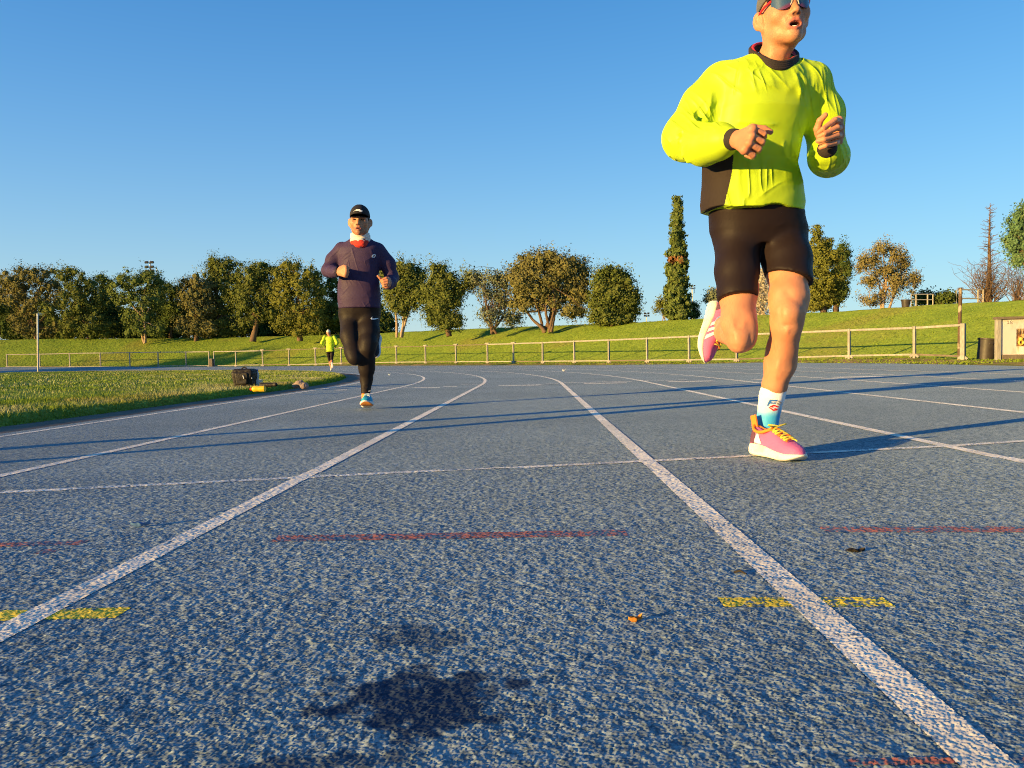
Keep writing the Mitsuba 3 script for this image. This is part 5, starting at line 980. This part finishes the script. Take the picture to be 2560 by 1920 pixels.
h2L = hand(A(967, 713, 6.06), [A(971, 698, 6.05), A(973, 703, 6.05), A(973, 708, 6.05), A(971, 713, 6.05)], [A(966, 695, 5.97), A(969, 701, 5.965), A(969, 707, 5.965), A(967, 713, 5.97)], [A(957, 699, 5.965), A(959, 704, 5.96), A(960, 710, 5.96), A(961, 715, 5.965)], [A(953, 703, 5.985), A(955, 707, 5.98), A(957, 712, 5.98), A(958, 716, 5.985)],
           [A(963, 709, 6.04), A(954, 700, 6.00), A(949, 694, 5.985), A(945, 690, 5.98)], rp=.017, rf=(.0125, .0115, .0105, .009))
obj('body', cat([sdf_mesh(core, .012)] + [sdf_mesh(h, .0032) for h in (h2R, h2L)]), 'skin_mid', k2, smooth=True)
obj('head', face_lines(smooth_mesh(sdf_mesh(head_prims(HO2, HM2, H2, 0.3, 0.97, NK2, .055), .0038), 2), HO2, HM2, H2), 'skin_mid_face', k2, smooth=True)
H2W = lambda x, y, z: HO2 + HM2 @ (np.array([x, y, z]) * H2)
mat('eye_dark', (0.03, 0.018, 0.012), 0.3, 0.5); mat('hair_dark', (0.03, 0.02, 0.015), 0.8, 0.3)
for s in (-1, 1): obj('eye', sdf_mesh([ell(H2W(s * .032, .079, -.006), (.013, .007, .0045), .001, HM2)], .0025), 'eye_dark', k2, smooth=True)
obj('hair', sdf_mesh([ell(H2W(0, -.014, .018), (.0775, .100, .078), .01, HM2)], .006, clip=lambda P: np.maximum(-((P - H2W(0, .03, -.02)) @ (HM2 @ np.array([0, -.75, .66]))), (P - H2W(0, 0, .045)) @ HM2[:, 2])), 'hair_dark', k2, smooth=True)
cm = cap_mesh(HO2, HM2, H2, 0.040, 0.0, .005); ck2 = obj('cap', cm, 'cap_black', k2, smooth=True); obj('brim', brim_mesh(HO2, HM2, H2, 0.040, 0.070, -0.42), 'cap_black', ck2, smooth=True)
P2X = 6.03 / FPX
def PG2(pts, ox, oy, d): return Polygon([((x - ox) * d / FPX, (oy - y) * d / FPX) for x, y in pts]).buffer(0)
z6 = lambda x, y: (830 + x * .07234, 500 + y * .07234); z7 = lambda x, y: (790 + x * .1326, 580 + y * .1326)
X_, Z_ = np.array([1.0, 0, 0]), np.array([0, 0, 1.0])
o = z6(880, 355); decal([PG2([z6(*p) for p in [(715, 388), (830, 320), (945, 302), (965, 335), (1025, 345), (1022, 402), (940, 392), (900, 365), (850, 372), (800, 352)]], *o, 6.02)], 'white_print', 'emblem', ck2, cm, A(*o, 6.02), X_, Z_, size=.01)
# top
T2 = [(c, w * .93, dp * .95) for c, w, dp in T2]
j2 = [loft(T2, .02, (1, -.05, 0), 2.2)] + chain([sh2R + [.02, 0, -.012], A(834, 650, 6.25), el2R, A(832, 679, 6.10), wr2R], [.066, .060, .052, .046, .038], .03) + chain([sh2L + [-.02, 0, -.012], A(969, 660, 6.28), el2L, A(975, 707, 6.17), A(969, 712, 6.09)], [.066, .062, .053, .046, .038], .03)
zh2 = A(899, 771, 6.28)[2]; jm2 = smooth_mesh(sdf_mesh(j2, .0075, clip=lambda P: zh2 - P[:, 2]), 2)
J2 = []
for x0, y0, x1, y1, h, w in [(845, 640, 815, 655, .010, .012), (846, 648, 815, 664, -.010, .012), (850, 655, 820, 660, .010, .012), (850, 600, 846, 650, .008, .012), (855, 700, 870, 760, .008, .014), (862, 700, 850, 765, -.006, .012), (868, 716, 910, 712, .008, .012), (866, 722, 915, 730, -.008, .012), (872, 735, 900, 722, .007, .012), (915, 745, 860, 768, .010, .014), (905, 735, 908, 750, .007, .010), (880, 645, 925, 655, .005, .015), (930, 620, 955, 632, -.007, .012), (860, 700, 920, 712, .006, .014), (925, 700, 955, 735, .006, .014), (930, 760, 955, 765, .005, .012)]:
    J2.append((A(x0, y0, 6.11), A(x1, y1, 6.11), h * 1.5, -w))
jm2 = fold(jm2, J2, .0012, (9, 9, 12), 31)
jk2 = obj('long_sleeved_top', jm2, 'purple_cloth', k2, smooth=True)
o = z7(1068, 437); th_ = np.linspace(0, 2 * np.pi, 24); rot = lambda pts, a: [(x * math.cos(a) - y * math.sin(a), x * math.sin(a) + y * math.cos(a)) for x, y in pts]
outer = Polygon([(x + o[0], y + o[1]) for x, y in rot([(5.2 * math.cos(t), 3.6 * math.sin(t)) for t in th_], -0.75)]); inner = Polygon([(x + o[0] + .5, y + o[1]) for x, y in rot([(3.0 * math.cos(t), 1.6 * math.sin(t)) for t in th_], -0.75)])
sw = outer.difference(inner).union(Polygon([(o[0] - 1.0, o[1] + 2), (o[0] + .6, o[1] - .8), (o[0] + 2.2, o[1] - 1.2), (o[0] - .2, o[1] + 2.2)])).difference(Polygon([(o[0] + 1.5, o[1] + .5), (o[0] + 5, o[1] + .8), (o[0] + 3.0, o[1] + 3.4)]))
sw = max(getattr(sw, 'geoms', [sw]), key=lambda g: g.area)
from shapely import affinity
decal([affinity.affine_transform(sw, [6.1 / FPX, 0, 0, -6.1 / FPX, -o[0] * 6.1 / FPX, o[1] * 6.1 / FPX])], 'white_print', 'emblem', jk2, jm2, A(*o, 6.1), X_, Z_, size=.012)
# gaiter and V neck
mat('gaiter_cloth', proc(lambda p, n, uv: mix((0.70, 0.62, 0.55), (0.50, 0.04, 0.03), smoothstep(-0.006, 0.004, float(A(900, 600.5, 6.1)[2]) + (noise(p.x * 60, p.y * 60, p.z * 60) - .5) * 0.03 - p.z))), 0.8, 0.2, two=True)
gt = [loft(sorted([(A(901, 613, 6.19), .086, .080), (A(901, 605, 6.185), .084, .080), (A(901, 594, 6.175), .078, .076), (A(901, 584, 6.17), .074, .070)], key=lambda r: r[0][2]), .02, p=2.0), ell(A(902, 612, 6.13), (.045, .03, .028), .03)]
obj('neck_gaiter', fold(sdf_mesh(gt, .005), [], .005, (14, 14, 60), 3), 'gaiter_cloth', k2, smooth=True, label='white and red patterned neck gaiter')
vt = [A(890, 606, 6.12), A(902, 618, 6.105), A(914, 606, 6.12)]; obj('neckline', cat([tube([vt[0], vt[1]], .005, 6), tube([vt[1], vt[2]], .005, 6)]), 'purple_cloth', jk2, smooth=60)
# watch
obj('watch', ring([wr2R + [.004 , math.cos(a) * .036, math.sin(a) * .036] for a in np.linspace(0, 2 * np.pi, 9)[:-1]], .008), 'cap_black', k2, smooth=60, label='black sports watch on the wrist')
# tights
tp2 = [loft(sorted([(A(899, 800, 6.32), .150, .115), (A(899, 785, 6.315), .175, .130), (A(899, 765, 6.29), .172, .125)], key=lambda r: r[0][2]), .04)]
tp2 += chain([A(877, 795, 6.31), A(876, 840, 6.20), A(884, 882, 6.13), kn2R], [.092, .078, .066, .060], .035) + [ell(A(888, 899, 6.09), (.042, .036, .036), .03)] + chain([kn2R + [0, .04, 0], kn2R * .55 + an2R * .45, an2R], [.055, .058, .038], .03)
tp2 += chain([A(921, 795, 6.31), A(923, 830, 6.21), A(921, 858, 6.13), A(919, 872, 6.12), A(918, 900, 6.17), A(917, 922, 6.20), A(916, 950, 6.225), an2L], [.094, .082, .066, .058, .060, .060, .046, .037], .03) + [ell(A(912, 912, 6.2), (.04, .05, .08), .03)]
tm2 = smooth_mesh(sdf_mesh(tp2, .0075, clip=lambda P: np.maximum(P[:, 2] - A(899, 758, 6.29)[2], A(914, 984, 6.20)[2] - P[:, 2])), 3)
tm2 = fold(tm2, [(A(905, 962 + 5 * i, 6.17), A(922, 964 + 5 * i, 6.17), .004 * (-1) ** i, .006) for i in range(5)] + [(A(885, 778, 6.17), A(890, 805, 6.17), .003, .005), (A(915, 780, 6.17), A(898, 805, 6.17), .003, .005)], .0015, (9, 9, 9), 2)
tk2 = obj('tights', tm2, 'tights_black', k2, smooth=True)
z8 = lambda x, y: (840 + x * .1809, 760 + y * .1809); o = z8(520, 195)
decal([PG2([z8(*p) for p in [(478, 163), (470, 178), (475, 190), (490, 193), (520, 187), (595, 187), (530, 200), (490, 211), (466, 208), (456, 195), (462, 178)]], *o, 6.12)], 'white_print', 'emblem', tk2, tm2, A(*o, 6.12), X_, Z_, size=.012)
# shoes
cloth('cyan_mesh', (0.02, 0.30, 0.46), (0.015, 0.24, 0.40), 0.7, 0.3, 400); cloth('dark_mesh', (0.02, 0.02, 0.025), None, 0.8); mat('orange_rubber', (0.75, 0.27, 0.05), 0.6, 0.3, two=True); cloth('white_lace', (0.7, 0.7, 0.7), None, 0.8); mat('pale_foam', (0.66, 0.60, 0.56), 0.6, 0.3)
cyan = dict(sole='pale_foam', upper='cyan_mesh', outsole='orange_rubber', laces=['white_lace', 'cyan_mesh'], collar='cyan_mesh', stripe_side='white_lace')
g2 = A(917, 1015, 6.30); g2[2] = float(track_z(*to_sr(g2[0], g2[1]))); shoe(k2, 'shoe', g2 + [0, 0, .004], (0.19, -0.965, 0.17), (0, .17, .97), 0.30, cyan, side=-1)
obj('sock', sdf_mesh([cap(A(914, 978, 6.20), A(914, 994, 6.19), .031, .033, .01)], .006), 'orange_trim', k2, smooth=60)
dark = dict(sole='pale_foam', upper='dark_mesh', collar='dark_mesh', laces=['dark_mesh'])
hl2, to2 = A(945, 842, 6.66), A(936, 890, 6.52); shoe(k2, 'shoe', hl2 + [0.0, .05, 0], to2 - hl2, (-0.2, -1, 0.1), 0.27, dark, side=1, detail=False)

# ---------------------------------------------------------------- simple figures: far jogger (seen from behind), runner outside the frame
def figure(label, head_c, fwd, sh, el, wr, hip, kn, an, toe, top_mt, leg_mt, shoe_mt, cap_mt, skin, h=.012, short=1.0, hair=None, scale=1.0):
    """sh, el, ... are (right, left) world points; short: how far down the shank the tights go."""
    k = thing('person', label, 'person'); O, M = frame(head_c, fwd); S = scale
    nk = (sh[0] + sh[1]) / 2 + [0, 0, .05]; mid_h = (hip[0] + hip[1]) / 2
    ax = sh[1] - sh[0]; ax[2] = 0
    core = [loft([(mid_h - [0, 0, .05], .13, .09), (mid_h * .4 + nk * .6, .13, .09), (nk, .07, .06)], .03, ax)]
    for s in (0, 1): core += chain([sh[s], el[s], wr[s]], [.05, .042, .03]) + chain([hip[s], kn[s], kn[s] * .6 + an[s] * .4, an[s]], [.075, .055, .054, .036]) + [ell(wr[s] + (wr[s] - el[s]) * .25, (.04, .045, .05), .02)]
    obj('body', sdf_mesh(core, h), skin, k, smooth=True); obj('head', sdf_mesh(head_prims(O, M, S, 0.2, 1.0, nk), min(h, .006)), skin, k, smooth=True)
    tp = [loft(sorted([(mid_h - [0, 0, .06], .175, .125), (mid_h + [0, 0, .06], .17, .12), (mid_h * .45 + nk * .55, .17, .12), (nk - [0, 0, .08], .185, .11), (nk - [0, 0, .02], .10, .075)], key=lambda r: r[0][2]), .02, ax)]
    for s in (0, 1): tp += chain([sh[s], el[s], wr[s]], [.075, .066, .042], .03)
    obj('long_sleeved_top', fold(sdf_mesh(tp, h, clip=lambda P: mid_h[2] - .05 - P[:, 2]), [], .010, (7, 7, 9), 4), top_mt, k, smooth=True)
    lg = [loft(sorted([(mid_h - [0, 0, .10], .14, .11), (mid_h + [0, 0, .03], .168, .12)], key=lambda r: r[0][2]), .04, ax)]
    for s in (0, 1): e = kn[s] + (an[s] - kn[s]) * short; lg += chain([hip[s], hip[s] * .5 + kn[s] * .5, kn[s], e], [.092, .080, .060, .060 - .024 * short], .03)
    obj('tights', sdf_mesh(lg, h), leg_mt, k, smooth=True)
    for s in (0, 1):
        f = toe[s] - an[s]; f = f / np.linalg.norm(f); upv = kn[s] - an[s]; u = upv / np.linalg.norm(upv); u = u - f * (u @ f)
        if np.linalg.norm(u) < .3: u = np.cross(f, [1.0, 0, 0])
        u /= np.linalg.norm(u); shoe(k, 'shoe', an[s] - u * .085 - f * .07, f, u, .28, dict(sole='pale_foam', upper=shoe_mt, collar=shoe_mt), side=(1, -1)[s], detail=False)
    if cap_mt: ck = obj('cap', cap_mesh(O, M, S, .035, -.015, .006), cap_mt, k, smooth=True); obj('brim', brim_mesh(O, M, S, .035), cap_mt, ck, smooth=True)
    if hair: obj('hair', sdf_mesh([ell(O + M @ np.array([0, -.012, .03]), (.08, .10, .09), .01, M)], .008, clip=lambda P: -((P - O - M @ np.array([0, .05, .02])) @ (M @ np.array([0, -.5, .85])))), hair, k, smooth=True)
    return k
mat('cap_white', (0.52, 0.49, 0.45), 0.8, 0.2); skin_plain('skin_far', (0.38, 0.18, 0.11)); cloth('white_mesh', (0.55, 0.50, 0.46), None, 0.8)
d3 = 32.9; B3 = A(828, 926, d3); q3 = lambda px, py, dd=0.0: A(px, py, d3 + dd)
figure('far jogger in neon yellow jacket and white cap seen from behind beyond the bag', q3(821, 831), (-0.15, 1, 0), (q3(836, 843), q3(812, 843)), (q3(842.5, 857, -.05), q3(805, 857, -.1)), (q3(838, 866, .28), q3(811, 864, .22)),
       (q3(831, 876), q3(820, 876)), (q3(829, 899, -.02), q3(824, 900, .16)), (q3(830, 911, -.38), q3(828, 920.5, .0)), (q3(831, 918, -.44), q3(827.5, 924.5, .25)), 'neon_cloth', 'tights_black', 'white_mesh', 'cap_white', 'skin_far', .014, .25)
o4 = np.array([-3.25, 2.95, 0.03]); w4 = lambda x, y, z: o4 + np.array([x, y, z])
figure('runner out of frame at left whose two long leg shadows cross the lanes', w4(0, -.12, 1.62), (0, -1, 0), (w4(-.19, -.02, 1.40), w4(.19, -.10, 1.40)), (w4(-.27, .20, 1.17), w4(.27, .06, 1.16)), (w4(-.20, -.06, 1.10), w4(.16, -.22, 1.20)),
       (w4(-.09, .0, .93), w4(.09, .0, .93)), (w4(-.09, .14, .50), w4(.08, -.24, .50)), (w4(-.08, .40, .13), w4(.06, -.33, .10)), (w4(-.07, .26, .03), w4(.06, -.52, .05)), 'purple_cloth', 'tights_black', 'dark_mesh', None, 'skin_mid', .014, .9, hair='hair_dark')
# ---------------------------------------------------------------- things lying on the infield
GZ = 0.062
mat('bag_nylon', proc(lambda p, n, uv: mi.Color3f(0.012, 0.009, 0.008) * (0.7 + 0.7 * fbm(p.x * 14, p.y * 14, p.z * 14, 3))), 0.6, 0.35, bump=proc(lambda p, n, uv: fbm(p.x * 30, p.y * 30, p.z * 30, 2), 2e-3), bscale=0.006)
bg = plane_px(613, 966, GZ); sc = bg[1] / FPX
kb = thing('sports_bag', 'black soft sports bag standing on the infield grass', 'bag')
hb = 40 * sc
def hullbox(c, b0, b1, h, r=.025):
    s_ = m3.Manifold.sphere(r, 10); m_ = m3.Manifold.batch_hull([s_.translate((float(c[0] + x * w[0]), float(c[1] + y * w[1]), float(c[2] + z))) for x in (-1, 1) for y in (-1, 1) for w, z in ((b0, r), (b1, h - r))]).refine_to_length(.02).to_mesh(); return trimesh.Trimesh(m_.vert_properties[:, :3], m_.tri_verts, process=False)
obj('bag_body', fold(hullbox(bg - [0, 0, .02], (.095, .085), (.130, .11), hb), [], .014, (9, 9, 7), 7), 'bag_nylon', kb, smooth=True)
obj('lid', fold(hullbox(bg + [0, 0, hb - .03], (.126, .105), (.115, .10), .05, .02), [], .006, (12, 12, 12), 2), 'bag_nylon', kb, smooth=True)
obj('handle', tube([bg + [x * .05, -.02, hb + .012 + .035 * (1 - x * x)] for x in np.linspace(-1, 1, 9)], .010, 8), 'bag_nylon', kb, smooth=60)
obj('pocket', fold(hullbox(bg + [.0, -.125, .04], (.065, .018), (.08, .02), .17, .015), [], .006, (12, 12, 12), 3), 'bag_nylon', kb, smooth=True)
for dx, z, hh in ((.035, .17, .05), (.14, .16, .04)): obj('zip_pull', bar(bg + [dx, -.175 if dx < .1 else -.12, z], bg + [dx + .01, -.178 if dx < .1 else -.125, z - hh], .012, .006), 'white_print', kb)
obj('strap_tag', rbox((.03, .02, .035), .005, bg + [-.13, -.10, hb - .06]), 'white_print', kb)
def bottle(label, c, ax, L, r, mt, capmt, name='water_bottle', neck=.45):
    k = thing(name, label, 'bottle'); ax = np.asarray(ax, float); ax /= np.linalg.norm(ax)
    prof = np.array([(.001, 0), (r * .85, 0), (r, .03 * L), (r, .35 * L), (r * .9, .45 * L), (r, .55 * L), (r, .72 * L), (r * .75, .82 * L), (r * neck, .86 * L), (r * neck, .89 * L), (.001, .89 * L)]); cp = np.array([(.001, .0), (r * .55, 0), (r * .55, .08 * L), (r * .3, .11 * L), (.001, .11 * L)])
    M = np.eye(4); e = np.cross(ax, [0, .3, 1.0]); e /= np.linalg.norm(e); M[:3, 0], M[:3, 1], M[:3, 2], M[:3, 3] = e, np.cross(ax, e), ax, c
    b = trimesh.creation.revolve(prof, sections=24); b.apply_transform(M); obj('bottle_body', b, mt, k, smooth=40)
    q = trimesh.creation.revolve(cp, sections=20); M2 = M.copy(); M2[:3, 3] = np.asarray(c) + ax * .885 * L; q.apply_transform(M2); obj('bottle_cap', q, capmt, k, smooth=40)
mat('yellow_plastic', (0.62, 0.40, 0.01), 0.35, 0.5); mat('red_plastic', (0.55, 0.03, 0.02), 0.35, 0.5); mat('blue_plastic', (0.02, 0.05, 0.28), 0.35, 0.5); mat('clear_plastic', (0.42, 0.44, 0.46), 0.15, 0.6)
c = plane_px(663, 972, GZ + .035); bottle('yellow drinks bottle with red cap lying on the grass in front of the bag', c, (-1, .05, .0), 39 * c[1] / FPX, .037, 'yellow_plastic', 'red_plastic')
c = bg + [.135, .12, .0]; bottle('clear water bottle with blue cap standing behind the bag', c, (0.03, 0, 1), hb * 1.06, .036, 'clear_plastic', 'blue_plastic')
c = plane_px(671, 963, GZ + .03); pouch = fold(sdf_mesh([cap(c + [-.11, .03, .0], c + [.11, -.01, .005], .030, .024, .01)], .008), [], .008, (10, 10, 10), 5)
tag(obj('black_pouch', pouch, 'bag_nylon', smooth=True), 'flat black pouch lying right of the bag behind the yellow bottle', 'pouch')
c = plane_px(646, 960, GZ + .0); kk = thing('clear_container', 'small clear plastic tub beside the right side of the bag', 'tub'); tb = bin_mesh(.045, .06, .07); obj('tub', place(tb, c), 'clear_plastic', kk, smooth=40); obj('rim', ring([c + [math.cos(a) * .061, math.sin(a) * .061, .07] for a in np.linspace(0, 2 * np.pi, 13)[:-1]], .004), 'clear_plastic', kk, smooth=60)
c = plane_px(753, 969, GZ - .02); mat('pale_cloth', (0.24, 0.18, 0.155), 0.85, 0.2)
rk = fold(sdf_mesh([ell(c + [-.02, 0, .045], (.055, .045, .05), .03), ell(c + [.045, -.02, .03], (.05, .04, .03), .03), ell(c + [-.08, .02, .03], (.04, .04, .02), .03)], .006), [], .024, (14, 14, 14), 8)
tag(obj('crumpled_cloth', rk, 'pale_cloth', smooth=True), 'crumpled pale pink cloth lying on the grass near the kerb', 'cloth')
# ---------------------------------------------------------------- grass blades on the infield edge and tufts on the bank
def blades(n, seed, s_rng, r_fn, hgt, wid, zfn, lean=0.5):
    rng = np.random.default_rng(seed); s = rng.uniform(*s_rng, n); r = r_fn(rng, n); x, y = to_xy(s, r); z = zfn(x, y, r, s); a = rng.uniform(0, 2 * np.pi, n); h = hgt * rng.uniform(.5, 1.4, n); w = wid * rng.uniform(.6, 1.4, n)
    b = np.stack([x, y, z - .01], 1); side = np.stack([np.cos(a), np.sin(a), 0 * a], 1); ln = rng.normal(size=(n, 2)) * lean; tip = b + np.stack([ln[:, 0] * h, ln[:, 1] * h, h + .01], 1)
    v = np.stack([b - side * w[:, None], b + side * w[:, None], tip], 1).reshape(-1, 3); return trimesh.Trimesh(v, np.arange(3 * n).reshape(-1, 3), process=False)
def blade_color(p, n, uv):
    a = fbm(p.x * 0.5, p.y * 0.5, 0, 2); b = noise(p.x * 60, p.y * 60, p.z * 12)
    c = mix((0.10, 0.17, 0.018), (0.215, 0.28, 0.04), b); c = mix(c, mi.Color3f(0.36, 0.35, 0.22), smoothstep(0.35, 0.75, noise(p.x * 1.6, p.y * 2.2, 3.0)) * smoothstep(0.05, 0.085, p.z) * 0.9)
    return mix(c, mi.Color3f(0.20, 0.17, 0.05), smoothstep(0.55, 0.75, a) * 0.5)
scene['blade_green'] = {'type': 'twosided', 'bsdf': {'type': 'diffuse', 'reflectance': proc(blade_color)}}
iz = lambda x, y, r, s: infield_z(x, y, r)
obj('grass_blades', cat([blades(26000, 1, (-9.5, 6), lambda g, n: -0.62 - 1.6 * g.random(n) ** 1.6, .034, .0032, iz), blades(34000, 2, (-8, 24), lambda g, n: -0.65 - 5.5 * g.random(n) ** 1.3, .036, .0055, iz), blades(26000, 3, (6, 46), lambda g, n: -0.62 - 2.0 * g.random(n), .042, .010, iz), blades(26000, 5, (0, 34), lambda g, n: -3.0 - 20 * g.random(n), .036, .014, iz)]), 'blade_green', smooth=False, kind='stuff', label='short frosted infield grass along the kerb of the bend')
def bank_z(x, y, r, s):
    e, f, c, ze_, zf_, zc_ = (tab(A_, s, k) for k in (1, 2) for A_ in (E_, F_, C_))
    t = np.clip((r - f) / (c - f), 0, 1); w = np.clip((t - .16) / .84, 0, 1); w = w * w * (3 - 2 * w) * .35 + w * .65
    return np.where(r < f, ze_ + (zf_ - ze_) * np.clip((r - e) / (f - e), 0, 1), zf_ + (zc_ - zf_) * w)
def on_bank(g, n): return 10.6 + 12.5 * g.random(n)
def ver(g, n): return 9.8 + 6.5 * g.random(n)
bl = blades(46000, 7, (4, 62), on_bank, .032, .020, bank_z, 0.8)
ok = np.ones(len(bl.faces), bool); sr_ = to_sr(bl.vertices[::3, 0], bl.vertices[::3, 1]); ok &= (sr_[1] > tab(E_, sr_[0], 1) - .08) & (sr_[1] < tab(C_, sr_[0], 1) + .3)
obj('bank_tufts', trimesh.Trimesh(bl.vertices, bl.faces[ok], process=False), 'bank_blade', smooth=False, kind='stuff', label='short tufts of mown grass on the bank behind the fence')
scene['bank_blade'] = {'type': 'twosided', 'bsdf': {'type': 'diffuse', 'reflectance': proc(lambda p, n, uv: mix((0.11, 0.17, 0.018), (0.20, 0.255, 0.03), noise(p.x * 4, p.y * 4, p.z * 4)))}}
